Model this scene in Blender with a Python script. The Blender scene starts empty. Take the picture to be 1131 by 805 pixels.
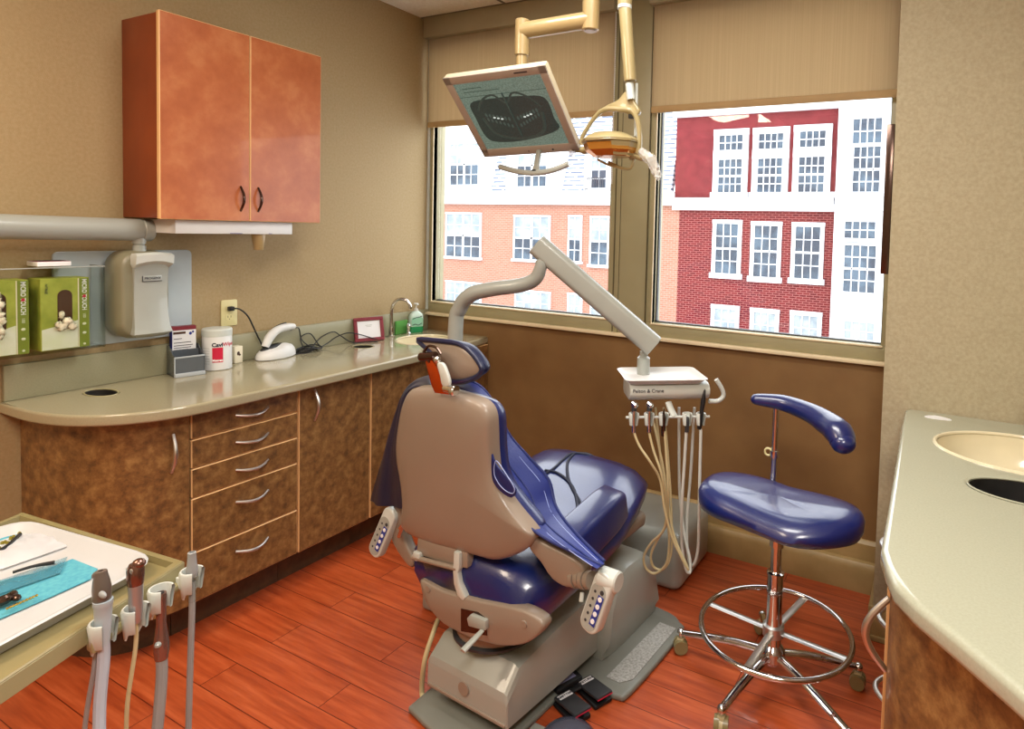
import bpy, bmesh, math, random
from mathutils import Vector, Matrix
R=random.Random(7)
scn=bpy.context.scene
COL=scn.collection
V=Vector
# ------------------------------------------------------------------ camera
CP=V((2.8759,-2.9389,1.5586)); yaw,pit,rol=0.4706,0.0450,0.0279
FL,CX,CY=694.77,689.27,285.91
_F=V((-math.sin(yaw)*math.cos(pit),math.cos(yaw)*math.cos(pit),-math.sin(pit)))
_R0=V((math.cos(yaw),math.sin(yaw),0)); _U0=_R0.cross(_F)
_R=_R0*math.cos(rol)+_U0*math.sin(rol); _U=_U0*math.cos(rol)-_R0*math.sin(rol)
cd=bpy.data.cameras.new('camera'); cam=bpy.data.objects.new('camera',cd); COL.objects.link(cam)
m=Matrix.Identity(4)
for i in range(3): m[i][0]=_R[i]; m[i][1]=_U[i]; m[i][2]=-_F[i]; m[i][3]=CP[i]
cam.matrix_world=m
cd.sensor_fit='HORIZONTAL'; cd.sensor_width=36; cd.lens=FL/1131*36
cd.shift_x=(565.5-CX)/1131; cd.shift_y=(CY-402.5)/1131
cd.clip_start=.05; cd.clip_end=200
scn.camera=cam
def at(u,v,ax,val):
    "point of the surveyed plane ax=val seen at photo position (u,v)"
    d=_F+_R*((u-CX)/FL)-_U*((v-CY)/FL); i='xyz'.index(ax)
    return CP+d*((val-CP[i])/d[i])
# ------------------------------------------------------------------ materials
def lin(c): return tuple(((x/255)/12.92 if x/255<=.04045 else ((x/255+.055)/1.055)**2.4) for x in c)+(1,)
def mat(name,c,rough=.5,metal=0,coat=0,c2=None,scale=8,detail=6,bump=0,bscale=60,emit=None,es=1,spec=.5,trans=0,alpha=1,stretch=None,ramp=(.35,.65),c3=None,sheen=0,croug=.05,nr=.5):
    m=bpy.data.materials.new(name); m.use_nodes=True; nt=m.node_tree; b=nt.nodes['Principled BSDF']
    b.inputs['Base Color'].default_value=lin(c); b.inputs['Roughness'].default_value=rough; b.inputs['Metallic'].default_value=metal
    b.inputs['Coat Weight'].default_value=coat; b.inputs['Coat Roughness'].default_value=croug
    b.inputs['Specular IOR Level'].default_value=spec; b.inputs['Transmission Weight'].default_value=trans; b.inputs['Alpha'].default_value=alpha
    b.inputs['Sheen Weight'].default_value=sheen
    if emit: b.inputs['Emission Color'].default_value=lin(emit); b.inputs['Emission Strength'].default_value=es
    tc=nt.nodes.new('ShaderNodeTexCoord'); mp=nt.nodes.new('ShaderNodeMapping'); nt.links.new(tc.outputs['Object'],mp.inputs[0])
    if stretch: mp.inputs['Scale'].default_value=stretch
    # every material carries a little procedural variation
    n=nt.nodes.new('ShaderNodeTexNoise'); n.inputs['Scale'].default_value=scale; n.inputs['Detail'].default_value=detail; n.inputs['Roughness'].default_value=nr; nt.links.new(mp.outputs[0],n.inputs[0])
    r=nt.nodes.new('ShaderNodeValToRGB'); nt.links.new(n.outputs[0],r.inputs[0])
    if c2 is None: c2=tuple(min(255,x*.965) for x in c)
    e=r.color_ramp.elements; e[0].position,e[1].position=ramp; e[0].color=lin(c2); e[1].color=lin(c)
    if c3: k=e.new((ramp[0]+ramp[1])/2); k.color=lin(c3)
    nt.links.new(r.outputs[0],b.inputs['Base Color'])
    if bump:
        n2=nt.nodes.new('ShaderNodeTexNoise'); n2.inputs['Scale'].default_value=bscale; n2.inputs['Detail'].default_value=4; nt.links.new(mp.outputs[0],n2.inputs[0])
        bp=nt.nodes.new('ShaderNodeBump'); bp.inputs['Strength'].default_value=bump; bp.inputs['Distance'].default_value=.002
        nt.links.new(n2.outputs[0],bp.inputs['Height']); nt.links.new(bp.outputs[0],b.inputs['Normal'])
    return m
M={}
M['wall']=mat('woven tan wallcovering',(178,167,138),.8,c2=(165,153,124),scale=90,detail=3,bump=.5,bscale=350,ramp=(.3,.7))
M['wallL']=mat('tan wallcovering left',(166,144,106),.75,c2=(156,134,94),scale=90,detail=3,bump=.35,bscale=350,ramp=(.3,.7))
M['wallB']=mat('brown window wall',(128,96,56),.6,c2=(120,88,50),scale=6,bump=.1,bscale=300)  # wall under the windows, browner than the side walls
M['base']=mat('khaki base trim',(168,142,94),.45,c2=(150,126,80),scale=8)
M['ceil']=mat('ceiling tile',(232,228,214),.9,c2=(222,216,200),scale=60,bump=.4,bscale=200)
M['grid']=mat('ceiling grid bars',(120,112,96),.7)  # grid bars, darker than the tiles
M['alu']=mat('khaki window metal',(158,150,116),.4,c2=(150,142,108),scale=4,spec=.5)
M['alud']=mat('olive gasket line',(92,84,56),.5)
M['white']=mat('white plastic',(214,214,212),.35)
M['offw']=mat('off white plastic',(198,203,197),.35,coat=.2)
M['sill']=mat('pale sill nosing',(226,208,172),.5)
M['beige']=mat('taupe plastic shell',(142,128,114),.38,c2=(138,124,110),scale=3,coat=.15)
M['greyp']=mat('warm grey plastic',(156,160,153),.38,c2=(151,155,148),scale=3,coat=.35)
M['greyl']=mat('light grey metal paint',(160,164,157),.35,coat=.4)
M['plate']=mat('grey base plate',(122,124,116),.45,coat=.2)
M['tread']=mat('ribbed tread strip',(176,176,172),.6,c2=(140,140,134),scale=120,bump=.8,bscale=160)
M['chrome']=mat('chrome',(215,215,215),.1,1)
M['steel']=mat('brushed nickel',(206,204,200),.36,1)
M['bronze']=mat('dark polished metal',(88,70,62),.2,.9)
M['copper']=mat('chrome with painted floor reflection',(214,92,40),.22,.9)  # chrome plate; the red floor's reflection is put into its colour
M['blue']=mat('royal blue upholstery',(10,30,98),.34,coat=.8,c2=(8,25,88),scale=5,bump=.25,bscale=220,croug=.16)
M['navy']=mat('navy vinyl',(13,24,60),.38,coat=.25,bump=.2,bscale=200,croug=.25)
M['piping']=mat('dark piping',(13,20,46),.5)
M['apron']=mat('royal blue apron vinyl',(9,32,118),.45,c2=(7,27,104),scale=4,coat=.12,bump=.3,bscale=140,croug=.3)
M['apront']=mat('apron binding',(16,30,92),.5)
M['stitch']=mat('pale thread',(150,165,215),.7)
M['black']=mat('black rubber',(20,20,22),.5)
M['dark']=mat('dark grey plastic',(52,54,58),.45)
M['hole']=mat('black bin liner',(28,26,24),.7,c2=(14,13,12),scale=30)
M['red']=mat('crimson plastic',(196,22,60),.45)
M['pinkred']=mat('wine red wood',(128,40,52),.45)
M['paper']=mat('white paper',(236,236,238),.7)
M['ink']=mat('dark ink',(34,36,52),.7)
M['inkb']=mat('blue ink',(40,52,140),.7)
M['inkw']=mat('white ink',(240,240,240),.7)
M['green']=mat('glove box green',(172,178,74),.5,c2=(134,146,48),scale=14)
M['greenp']=mat('glove box pale panel',(212,216,184),.5,c2=(222,222,206),scale=20)
M['glovegr']=mat('dark green strip',(122,136,42),.5)
M['latex']=mat('cream latex',(232,222,196),.55,bump=.4,bscale=60)
M['rubgrey']=mat('silver grey tubing',(150,152,152),.4)
M['tubecream']=mat('cream tubing',(196,182,140),.42)
M['tubegrey']=mat('pale grey tubing',(178,184,196),.42)
M['khaki']=mat('khaki table top',(134,122,84),.35,c2=(126,114,74),scale=3,coat=.3)
M['khakil']=mat('pale khaki edge',(154,146,108),.35,coat=.2)
M['teal']=mat('turquoise paper bib',(84,160,172),.75,c2=(66,144,164),scale=120,bump=.4,bscale=200)
M['tealf']=mat('blue film pouch',(90,164,186),.2,alpha=.6,coat=.5)
M['ivory']=mat('ivory plastic',(214,204,150),.4)
M['ivoryl']=mat('cream enamel metal',(160,136,92),.3,coat=.4)
M['cream']=mat('cream lamp enamel',(156,140,98),.3,coat=.4)
M['amber']=mat('amber reflector',(196,140,66),.18,.75)
M['monb']=mat('monitor bezel',(168,158,146),.45)
M['mont']=mat('monitor casing',(190,178,150),.45)
M['worktop']=mat('khaki solid surface',(160,152,124),.16,c2=(154,146,118),scale=200,coat=.5,croug=.08)
M['worktopr']=mat('pale solid surface',(172,174,154),.18,c2=(166,168,148),scale=200,coat=.5,croug=.08)
M['splash']=mat('splash solid surface',(150,146,118),.35,c2=(144,140,112),scale=200)
M['sink']=mat('ivory basin',(226,216,184),.15,coat=.5)
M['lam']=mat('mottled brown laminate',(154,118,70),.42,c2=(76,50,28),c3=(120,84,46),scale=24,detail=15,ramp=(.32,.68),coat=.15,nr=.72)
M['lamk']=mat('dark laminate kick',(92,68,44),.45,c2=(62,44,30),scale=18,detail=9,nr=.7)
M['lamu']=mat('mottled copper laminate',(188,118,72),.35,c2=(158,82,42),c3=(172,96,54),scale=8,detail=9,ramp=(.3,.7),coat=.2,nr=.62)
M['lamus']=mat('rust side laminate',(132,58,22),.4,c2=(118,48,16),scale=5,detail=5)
M['edge']=mat('light wood edging',(222,178,124),.45)
M['kbrown']=mat('dark brown frame',(74,44,24),.5)
M['acry']=None
def glassmat(name,tint=(255,255,255),ior=1.45,rough=.02):
    m=bpy.data.materials.new(name); m.use_nodes=True; nt=m.node_tree; nt.nodes.clear()
    o=nt.nodes.new('ShaderNodeOutputMaterial'); t=nt.nodes.new('ShaderNodeBsdfTransparent'); t.inputs[0].default_value=lin(tint)
    g=nt.nodes.new('ShaderNodeBsdfGlossy'); g.inputs['Roughness'].default_value=rough
    lw=nt.nodes.new('ShaderNodeLayerWeight'); lw.inputs[0].default_value=.5
    pw=nt.nodes.new('ShaderNodeMath'); pw.operation='POWER'; nt.links.new(lw.outputs['Facing'],pw.inputs[0]); pw.inputs[1].default_value=5
    ma_=nt.nodes.new('ShaderNodeMath'); ma_.operation='MULTIPLY_ADD'; nt.links.new(pw.outputs[0],ma_.inputs[0]); ma_.inputs[1].default_value=.55; ma_.inputs[2].default_value=((ior-1)/(ior+1))**2
    mx=nt.nodes.new('ShaderNodeMixShader'); nt.links.new(ma_.outputs[0],mx.inputs[0]); nt.links.new(t.outputs[0],mx.inputs[1]); nt.links.new(g.outputs[0],mx.inputs[2])
    nt.links.new(mx.outputs[0],o.inputs[0]); return m
M['glass']=glassmat('window glass')
M['acry']=glassmat('clear acrylic',(246,248,246),ior=1.16)
M['smoke']=glassmat('smoked acrylic',(150,156,164))
M['film']=mat('clear plastic film',(226,226,222),.15,alpha=.42,coat=.6)
M['trayw']=mat('tray plastic',(184,184,184),.35)
# plank floor
def floor_mat():
    m=bpy.data.materials.new('red orange laminate planks'); m.use_nodes=True; nt=m.node_tree; b=nt.nodes['Principled BSDF']; L=nt.links.new; N=nt.nodes.new
    tc=N('ShaderNodeTexCoord'); mp=N('ShaderNodeMapping'); L(tc.outputs['Object'],mp.inputs[0])
    br=N('ShaderNodeTexBrick'); L(mp.outputs[0],br.inputs[0]); br.offset=.37
    br.inputs['Color1'].default_value=(0,0,0,1); br.inputs['Color2'].default_value=(1,1,1,1); br.inputs['Mortar'].default_value=(.5,.5,.5,1)
    br.inputs['Scale'].default_value=1; br.inputs['Mortar Size'].default_value=.0016; br.inputs['Brick Width'].default_value=1.15; br.inputs['Row Height'].default_value=.125; br.inputs['Mortar Smooth'].default_value=.1
    mp2=N('ShaderNodeMapping'); mp2.inputs['Scale'].default_value=(1.2,16,1); L(tc.outputs['Object'],mp2.inputs[0])
    n=N('ShaderNodeTexNoise'); n.inputs['Scale'].default_value=3; n.inputs['Detail'].default_value=8; n.inputs['Roughness'].default_value=.6; n.noise_dimensions='4D'; L(mp2.outputs[0],n.inputs[0])
    mu=N('ShaderNodeMath'); mu.operation='MULTIPLY'; mu.inputs[1].default_value=17; L(br.outputs[0],mu.inputs[0]); L(mu.outputs[0],n.inputs['W'])
    r=N('ShaderNodeValToRGB'); e=r.color_ramp.elements; e[0].position=.3; e[1].position=.72; e[0].color=lin((150,60,30)); e[1].color=lin((204,102,58)); k=e.new(.5); k.color=lin((180,80,40)); L(n.outputs[0],r.inputs[0])
    hs=N('ShaderNodeMixRGB'); hs.blend_type='MULTIPLY'; hs.inputs[0].default_value=.25; L(r.outputs[0],hs.inputs[1])
    r3=N('ShaderNodeValToRGB'); r3.color_ramp.elements[0].color=(.6,.6,.6,1); L(br.outputs[0],r3.inputs[0]); L(r3.outputs[0],hs.inputs[2])
    mx=N('ShaderNodeMixRGB'); L(br.outputs['Fac'],mx.inputs[0]); L(hs.outputs[0],mx.inputs[1]); mx.inputs[2].default_value=lin((96,30,10)); L(mx.outputs[0],b.inputs['Base Color'])
    b.inputs['Roughness'].default_value=.3; b.inputs['Coat Weight'].default_value=.35; b.inputs['Coat Roughness'].default_value=.12
    bp=N('ShaderNodeBump'); bp.inputs['Strength'].default_value=.15; bp.inputs['Distance'].default_value=.002; L(n.outputs[0],bp.inputs['Height']); L(bp.outputs[0],b.inputs['Normal'])
    return m
M['floor']=floor_mat()
def brick_mat(name,c1,c2,mo,bw=.22,rh=.075,rough=.85,swap=True,ms=.012):
    m=bpy.data.materials.new(name); m.use_nodes=True; nt=m.node_tree; b=nt.nodes['Principled BSDF']; L=nt.links.new; N=nt.nodes.new
    tc=N('ShaderNodeTexCoord'); sp=N('ShaderNodeSeparateXYZ'); cb=N('ShaderNodeCombineXYZ'); L(tc.outputs['Object'],sp.inputs[0]); L(sp.outputs[0],cb.inputs[0]); L(sp.outputs[2],cb.inputs[1])
    br=N('ShaderNodeTexBrick'); L(cb.outputs[0],br.inputs[0]); br.inputs['Scale'].default_value=1; br.inputs['Brick Width'].default_value=bw; br.inputs['Row Height'].default_value=rh; br.inputs['Mortar Size'].default_value=ms
    br.inputs['Color1'].default_value=lin(c1); br.inputs['Color2'].default_value=lin(c2); br.inputs['Mortar'].default_value=lin(mo); L(br.outputs[0],b.inputs['Base Color']); b.inputs['Roughness'].default_value=rough; b.inputs['Specular IOR Level'].default_value=.1
    return m
M['bred']=brick_mat('red brick',(104,30,34),(80,18,26),(140,88,84))
M['btan']=brick_mat('tan brick',(158,110,92),(146,98,80),(166,132,118))
M['slate']=brick_mat('snow dusted slate',(96,106,126),(130,140,156),(214,218,226),.62,.17,ms=.05)
M['stucco']=mat('red stucco',(112,34,38),.9,c2=(98,26,30),scale=3)
M['exw']=mat('exterior white trim',(214,216,220),.7)
M['pane']=mat('dark window pane',(66,84,100),.15,c2=(34,46,62),scale=1.5,ramp=(.4,.6))
M['panel']=mat('pale window pane',(148,156,158),.2,c2=(118,130,138),scale=2,ramp=(.4,.6))
M['shade']=mat('woven shade fabric',(198,182,150),.85,c2=(180,162,130),scale=30,detail=2,stretch=(6,1,.04),ramp=(.3,.7),trans=0)
M['shadeh']=mat('shade hem bar',(176,146,100),.7)
M['valance']=mat('grey green valance',(160,152,124),.6)
# slightly translucent shade
nt=M['shade'].node_tree; pb=nt.nodes['Principled BSDF']; tr=nt.nodes.new('ShaderNodeBsdfTranslucent'); tr.inputs[0].default_value=lin((206,188,158)); mxs=nt.nodes.new('ShaderNodeMixShader'); mxs.inputs[0].default_value=.5
nt.links.new(pb.outputs[0],mxs.inputs[1]); nt.links.new(tr.outputs[0],mxs.inputs[2]); nt.links.new(mxs.outputs[0],nt.nodes['Material Output'].inputs[0])
# ------------------------------------------------------------------ object helpers
INV={}
def setp(o,label=None,cat=None,group=None,kind=None):
    if label:o['label']=label
    if cat:o['category']=cat
    if group:o['group']=group
    if kind:o['kind']=kind
    return o
def thing(name,label,cat,loc=(0,0,0),deg=0,group=None):
    o=bpy.data.objects.new(name,None); COL.objects.link(o); o.empty_display_size=.05
    o.location=loc; o.rotation_euler=(0,0,math.radians(deg)); setp(o,label,cat,group)
    INV[o.name]=(Matrix.Translation(V(loc))@Matrix.Rotation(math.radians(deg),4,'Z')).inverted()
    return o
def root(o):
    while o.parent: o=o.parent
    return o
def obj(name,bm,mats,parent=None,label=None,frame=None,sharp=32,smooth=True,origin=None,wn=False):
    """link one mesh; bm is in world coordinates (or in `frame`)"""
    if frame is not None: bm.transform(frame)
    if parent is not None:
        r=root(parent); bm.transform(INV[r.name])
    elif origin is not None: bm.transform(Matrix.Translation(-V(origin)))
    me=bpy.data.meshes.new(name); bm.normal_update(); bm.to_mesh(me); bm.free()
    for mm in (mats if isinstance(mats,(list,tuple)) else [mats]): me.materials.append(M[mm] if isinstance(mm,str) else mm)
    if smooth:
        for p in me.polygons: p.use_smooth=True
        me.set_sharp_from_angle(angle=math.radians(sharp))
    o=bpy.data.objects.new(name,me); COL.objects.link(o)
    if wn:
        w=o.modifiers.new('wn','WEIGHTED_NORMAL'); w.keep_sharp=True; w.weight=80
    if parent is not None: o.parent=parent
    elif origin is not None:
        o.location=origin; INV[o.name]=Matrix.Translation(-V(origin))
    if parent is None and origin is None: INV[o.name]=Matrix.Identity(4)
    if label:o['label']=label
    return o
def struct(name,bm,mats,**k):
    o=obj(name,bm,mats,**k); o['kind']='structure'; return o
def NB(): return bmesh.new()
def merge(dst,src,mi=0):
    src.verts.index_update(); vs=[dst.verts.new(v.co) for v in src.verts]
    for f in src.faces:
        try: nf=dst.faces.new([vs[v.index] for v in f.verts]); nf.material_index=f.material_index if mi is None else mi
        except ValueError: pass
    src.free()
def box(bm,a,b,bev=0,seg=2,mi=0,M4=None):
    t=NB(); a=V(a); b=V(b); c=(a+b)/2; s=b-a
    bmesh.ops.create_cube(t,size=1,matrix=Matrix.Translation(c)@Matrix.Diagonal((abs(s.x),abs(s.y),abs(s.z),1)))
    if bev>0: bmesh.ops.bevel(t,geom=list(t.edges),offset=bev,segments=seg,affect='EDGES',profile=.5)
    if M4 is not None: t.transform(M4)
    merge(bm,t,mi)
def prism(bm,pts,d,bev=0,seg=2,mi=0):
    """pts: planar polygon (3D), extruded by vector d"""
    t=NB(); d=V(d); a=[t.verts.new(V(p)) for p in pts]; f=t.faces.new(a)
    r=bmesh.ops.extrude_face_region(t,geom=[f]); 
    for v in [g for g in r['geom'] if isinstance(g,bmesh.types.BMVert)]: v.co+=d
    bmesh.ops.recalc_face_normals(t,faces=t.faces)
    if bev>0:
        bmesh.ops.bevel(t,geom=[e for e in t.edges if e.calc_face_angle(0)>.5],offset=bev,segments=seg,affect='EDGES',profile=.5)
    merge(bm,t,mi)
def basis(d):
    d=d.normalized(); h=V((0,0,1)) if abs(d.z)<.9 else V((1,0,0)); a=d.cross(h).normalized(); return a,d.cross(a).normalized()
def loft(bm,rings,cap=True,closed=True,mi=0,capm=None):
    n=len(rings[0]); vs=[[bm.verts.new(V(p)) for p in r] for r in rings]
    for i in range(len(rings)-1):
        for j in range(n if closed else n-1):
            k=(j+1)%n
            f=bm.faces.new((vs[i][j],vs[i][k],vs[i+1][k],vs[i+1][j])); f.material_index=mi
    if cap and closed:
        f=bm.faces.new(list(reversed(vs[0]))); f.material_index=mi
        f=bm.faces.new(vs[-1]); f.material_index=mi if capm is None else capm
def fixn(bm): bmesh.ops.recalc_face_normals(bm,faces=bm.faces); return bm
def cyl(bm,p0,p1,r0,r1=None,seg=20,mi=0,bev=0):
    p0=V(p0);p1=V(p1); r1=r0 if r1 is None else r1; a,b=basis(p1-p0)
    ring=lambda p,r:[p+(a*math.cos(t)+b*math.sin(t))*r for t in [2*math.pi*i/seg for i in range(seg)]]
    if bev>0:
        d=(p1-p0).normalized()*bev
        t=NB(); loft(t,[ring(p0,r0-bev),ring(p0+d,r0),ring(p1-d,r1),ring(p1,r1-bev)])
    else: t=NB(); loft(t,[ring(p0,r0),ring(p1,r1)])
    fixn(t); merge(bm,t,mi)
def cat(pts,n=8,closed=False):
    P=[V(p) for p in pts]; out=[]; N=len(P)
    rng=range(N) if closed else range(N-1)
    for i in rng:
        g=lambda k:P[k%N] if closed else P[max(0,min(N-1,k))]
        a,b,c,d=g(i-1),g(i),g(i+1),g(i+2)
        for s in range(n):
            t=s/n; out.append(.5*((2*b)+(c-a)*t+(2*a-5*b+4*c-d)*t*t+(3*b-a-3*c+d)*t**3))
    if not closed: out.append(P[-1].copy())
    return out
def tube(bm,pts,r,seg=12,n=6,closed=False,mi=0,flat=1.0,smooth=True,up=None):
    P=cat(pts,n,closed) if smooth else [V(p) for p in pts]; N=len(P)
    if isinstance(r,(int,float)): rr=[r]*N
    else:
        rr=[]; K=len(r)-1
        for i in range(N):
            t=i/(N-1)*K; k=min(int(t),K-1); rr.append(r[k]+(r[k+1]-r[k])*(t-k))
    T=[((P[(i+1)%N]-P[i-1]) if closed else (P[min(i+1,N-1)]-P[max(i-1,0)])).normalized() for i in range(N)]
    a,_=basis(T[0]) if up is None else (T[0].cross(V(up)).normalized(),0)
    rings=[]
    for i in range(N):
        a=(a-T[i]*a.dot(T[i])).normalized() if up is None else T[i].cross(V(up)).normalized()
        b=T[i].cross(a)
        rings.append([P[i]+(a*math.cos(t)+b*math.sin(t)*flat)*rr[i] for t in [2*math.pi*j/seg for j in range(seg)]])
    t=NB(); 
    if closed: rings.append(rings[0]); loft(t,rings,cap=False); bmesh.ops.remove_doubles(t,verts=t.verts,dist=1e-6)
    else: loft(t,rings)
    fixn(t); merge(bm,t,mi)
def lathe(bm,prof,o=(0,0,0),axis=(0,0,1),seg=28,mi=0):
    """prof: list of (radius, height)"""
    o=V(o); d=V(axis).normalized(); a,b=basis(d); t=NB()
    loft(t,[[o+d*h+(a*math.cos(q)+b*math.sin(q))*max(r,1e-4) for q in [2*math.pi*j/seg for j in range(seg)]] for r,h in prof]); fixn(t); merge(bm,t,mi)
def ball(bm,c,r,s=(1,1,1),seg=20,mi=0,M4=None):
    t=NB(); bmesh.ops.create_uvsphere(t,u_segments=seg,v_segments=seg//2,radius=r)
    t.transform(Matrix.Translation(V(c))@(M4 or Matrix.Identity(4))@Matrix.Diagonal((*s,1))); merge(bm,t,mi)
def torus(bm,c,Rr,r,axis=(0,0,1),seg=48,ss=12,mi=0,a0=0,a1=2*math.pi):
    a,b=basis(V(axis)); c=V(c); full=abs(a1-a0-2*math.pi)<1e-6
    pts=[c+(a*math.cos(t)+b*math.sin(t))*Rr for t in [a0+(a1-a0)*i/seg for i in range(seg+(0 if full else 1))]]
    tube(bm,pts,r,ss,smooth=False,closed=full,mi=mi)
def pillow(bm,outl,nrm,prof,mi=0):
    """stack of scaled copies of the outline along nrm: prof=[(inset,height)], inset moved toward the centroid direction"""
    P=[V(p) for p in outl]; c=sum(P,V())/len(P); n=V(nrm).normalized(); t=NB()
    rings=[]
    N=len(P)
    def off(i,ins):
        tg=(P[(i+1)%N]-P[i-1]).normalized(); q=n.cross(tg).normalized()
        if q.dot(c-P[i])<0:q=-q
        return q*ins
    for ins,h in prof:
        if isinstance(ins,tuple): s=ins[0]; rings.append([c+(p-c)*s+n*h for p in P])
        else: rings.append([P[i]+off(i,ins)+n*h for i in range(N)])
    loft(t,rings); fixn(t); merge(bm,t,mi)
def rrect(w,h,r,n=5,c=(0,0)):
    o=[]
    for sx,sy,a in ((1,1,0),(-1,1,90),(-1,-1,180),(1,-1,270)):
        for i in range(n+1):
            t=math.radians(a+90*i/n); o.append((c[0]+sx*(w/2-r)+r*math.cos(t),c[1]+sy*(h/2-r)+r*math.sin(t)))
    return o
def XM(o,x,y):
    x=V(x).normalized(); y=V(y); z=x.cross(y).normalized(); y=z.cross(x); m=Matrix.Identity(4)
    for i in range(3): m[i][0]=x[i];m[i][1]=y[i];m[i][2]=z[i];m[i][3]=V(o)[i]
    return m
def text(name,body,size,M4,mt,parent,ext=.0006,label=None,sx=1,bold=0,frame=None):
    cu=bpy.data.curves.new(name,'FONT'); cu.body=body; cu.size=size; cu.align_x='CENTER'; cu.align_y='CENTER'; cu.extrude=ext; cu.offset=bold; cu.resolution_u=3
    tmp=bpy.data.objects.new(name,cu); COL.objects.link(tmp); dg=bpy.context.evaluated_depsgraph_get(); me=bpy.data.meshes.new_from_object(tmp.evaluated_get(dg))
    bpy.data.objects.remove(tmp); bm=NB(); bm.from_mesh(me); bpy.data.meshes.remove(me)
    bm.transform(M4@Matrix.Diagonal((sx,1,1,1))); return obj(name,bm,mt,parent,label=label,smooth=False,frame=frame)
def pull(bm,c,along,out,L,h,r,n=9):
    """arched bow handle: centre c, direction along, standing out"""
    c=V(c);al=V(along).normalized();ou=V(out).normalized()
    pts=[c+al*(L*(i/(n-1)-.5))+ou*(h*math.sin(math.pi*i/(n-1))) for i in range(n)]
    tube(bm,pts,[r*.8,r,r*1.15,r,r*.8],10,n=3)
    return bm
class Frame:
    def __init__(s,o,deg): s.m=Matrix.Translation(V(o))@Matrix.Rotation(math.radians(deg),4,'Z'); s.i=s.m.inverted()
    def at(s,u,v,ax,val):
        d=s.i.to_3x3()@(_F+_R*((u-CX)/FL)-_U*((v-CY)/FL)); c=s.i@CP; i='xyz'.index(ax); return c+d*((val-c[i])/d[i])
# ------------------------------------------------------------------ room shell
ZC=2.806; XR=4.4; YF=-4.9; XJ=2.69; YJ=-.351; ZS=1.017
b=NB(); box(b,(-.1,YF,-.1),(XR,.12,0)); struct('floor',b,'floor')
b=NB(); box(b,(-.1,YF,ZC),(XR,.12,ZC+.1)); ce=struct('ceiling',b,'ceil')
b=NB()
for x in [.61*i+.02 for i in range(1,8)]: box(b,(x-.008,YF,ZC-.003),(x+.008,-.001,ZC+.001))
for y in [-.075-.61*i for i in range(0,8)]+[-.04]: 
    box(b,(0.001,y-.006,ZC-.004),(XR,y+.006,ZC+.001))
g=obj('ceiling_grid',b,'grid',ce)
b=NB(); box(b,(-.12,YF,0),(0,.12,ZC)); struct('wall_left',b,'wallL')
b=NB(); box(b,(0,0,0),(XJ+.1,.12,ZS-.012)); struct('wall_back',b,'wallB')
b=NB(); box(b,(XJ,YJ,0),(XR,.12,ZC)); struct('wall_right',b,'wall')
b=NB(); box(b,(XR,YF,0),(XR+.12,YJ,ZC)); struct('wall_far_right',b,'wall')
b=NB(); box(b,(-.1,YF-.12,0),(XR,YF,ZC)); struct('wall_front',b,'wall')
# base trims
b=NB(); prism(b,[(0.56,0,0),(0.56,-.05,0),(.56,-.05,.10),(.56,-.044,.118),(.56,-.036,.128),(.56,-.02,.132),(.56,-.02,.205),(.56,-.008,.218),(.56,0,.22)],(XJ-.56,0,0)); struct('baseboard_back',b,'base')
b=NB(); box(b,(XJ-.016,YJ-.016,0),(2.86,YJ,.13),.004); box(b,(XJ-.016,YJ,0),(XJ,-.05,.13),.004); box(b,(XJ-.024,YJ-.026,0),(2.86,YJ-.014,.02),.004); struct('baseboard_right',b,'base')
b=NB(); box(b,(0,-4.8,0),(.014,-2.0,.11),.003); struct('baseboard_left',b,'base')
# sill nosing
b=NB(); box(b,(0.004,-.03,ZS-.014),(XJ,.11,ZS+.003),.004); struct('trim_1',b,'sill')
# windows -------------------------------------------------------------
def window(n,x0,x1,gx0,gx1):
    w=bpy.data.objects.new('window_%d'%n,None); COL.objects.link(w); w['kind']='structure'; INV[w.name]=Matrix.Identity(4)
    f=NB(); zt=ZC-.001
    box(f,(x0,.0,ZS+.003),(x1,.1,1.088),.003); box(f,(x0,0,1.088),(gx0,.1,zt),.002); box(f,(gx1,0,1.088),(x1,.1,zt),.002); box(f,(gx0,0,2.62),(gx1,.1,zt),.002)
    obj('frame',f,'alu',w)
    l=NB()
    for a,b_ in (((gx0,.048 if n==2 else .0655,1.088),(gx0+(.006 if n==2 else .001),.066,2.62)),((gx1-.006,.048,1.088),(gx1,.066,2.62)),((gx0,.040,1.088),(gx1,.066,1.094))): box(l,a,b_)
    obj('gasket',l,'dark',w)
    l=NB(); box(l,(gx0-.006,-.006,1.080),(gx1+.006,.002,1.088),.002); box(l,(gx0-.004,-.004,1.088),(gx0,.03,2.62)); obj('glazing_bead',l,'sill',w)
    l=NB(); box(l,(gx0+.002,.052,1.09),(gx1-.002,.058,2.63)); obj('glass',l,'glass',w)
    return w
window(1,.014,1.325,.045,1.288)
window(2,1.515,XJ-.001,1.55,2.648)
b=NB(); box(b,(.001,-.012,ZS+.003),(.014,.1,ZC),.002); struct('trim_2',b,'offw')
# post between the windows
b=NB(); box(b,(1.327,-.006,ZS+.003),(1.513,.1,ZC-.001),.002)
p=struct('trim_3',b,'alu')
b=NB(); box(b,(1.322,-.009,ZS+.004),(1.327,.0,ZC-.002)); box(b,(1.354,-.0085,ZS+.004),(1.357,-.005,ZC-.002)); box(b,(1.511,-.009,ZS+.004),(1.515,.0,ZC-.002)); obj('joint_line',b,'alud',p)
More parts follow.
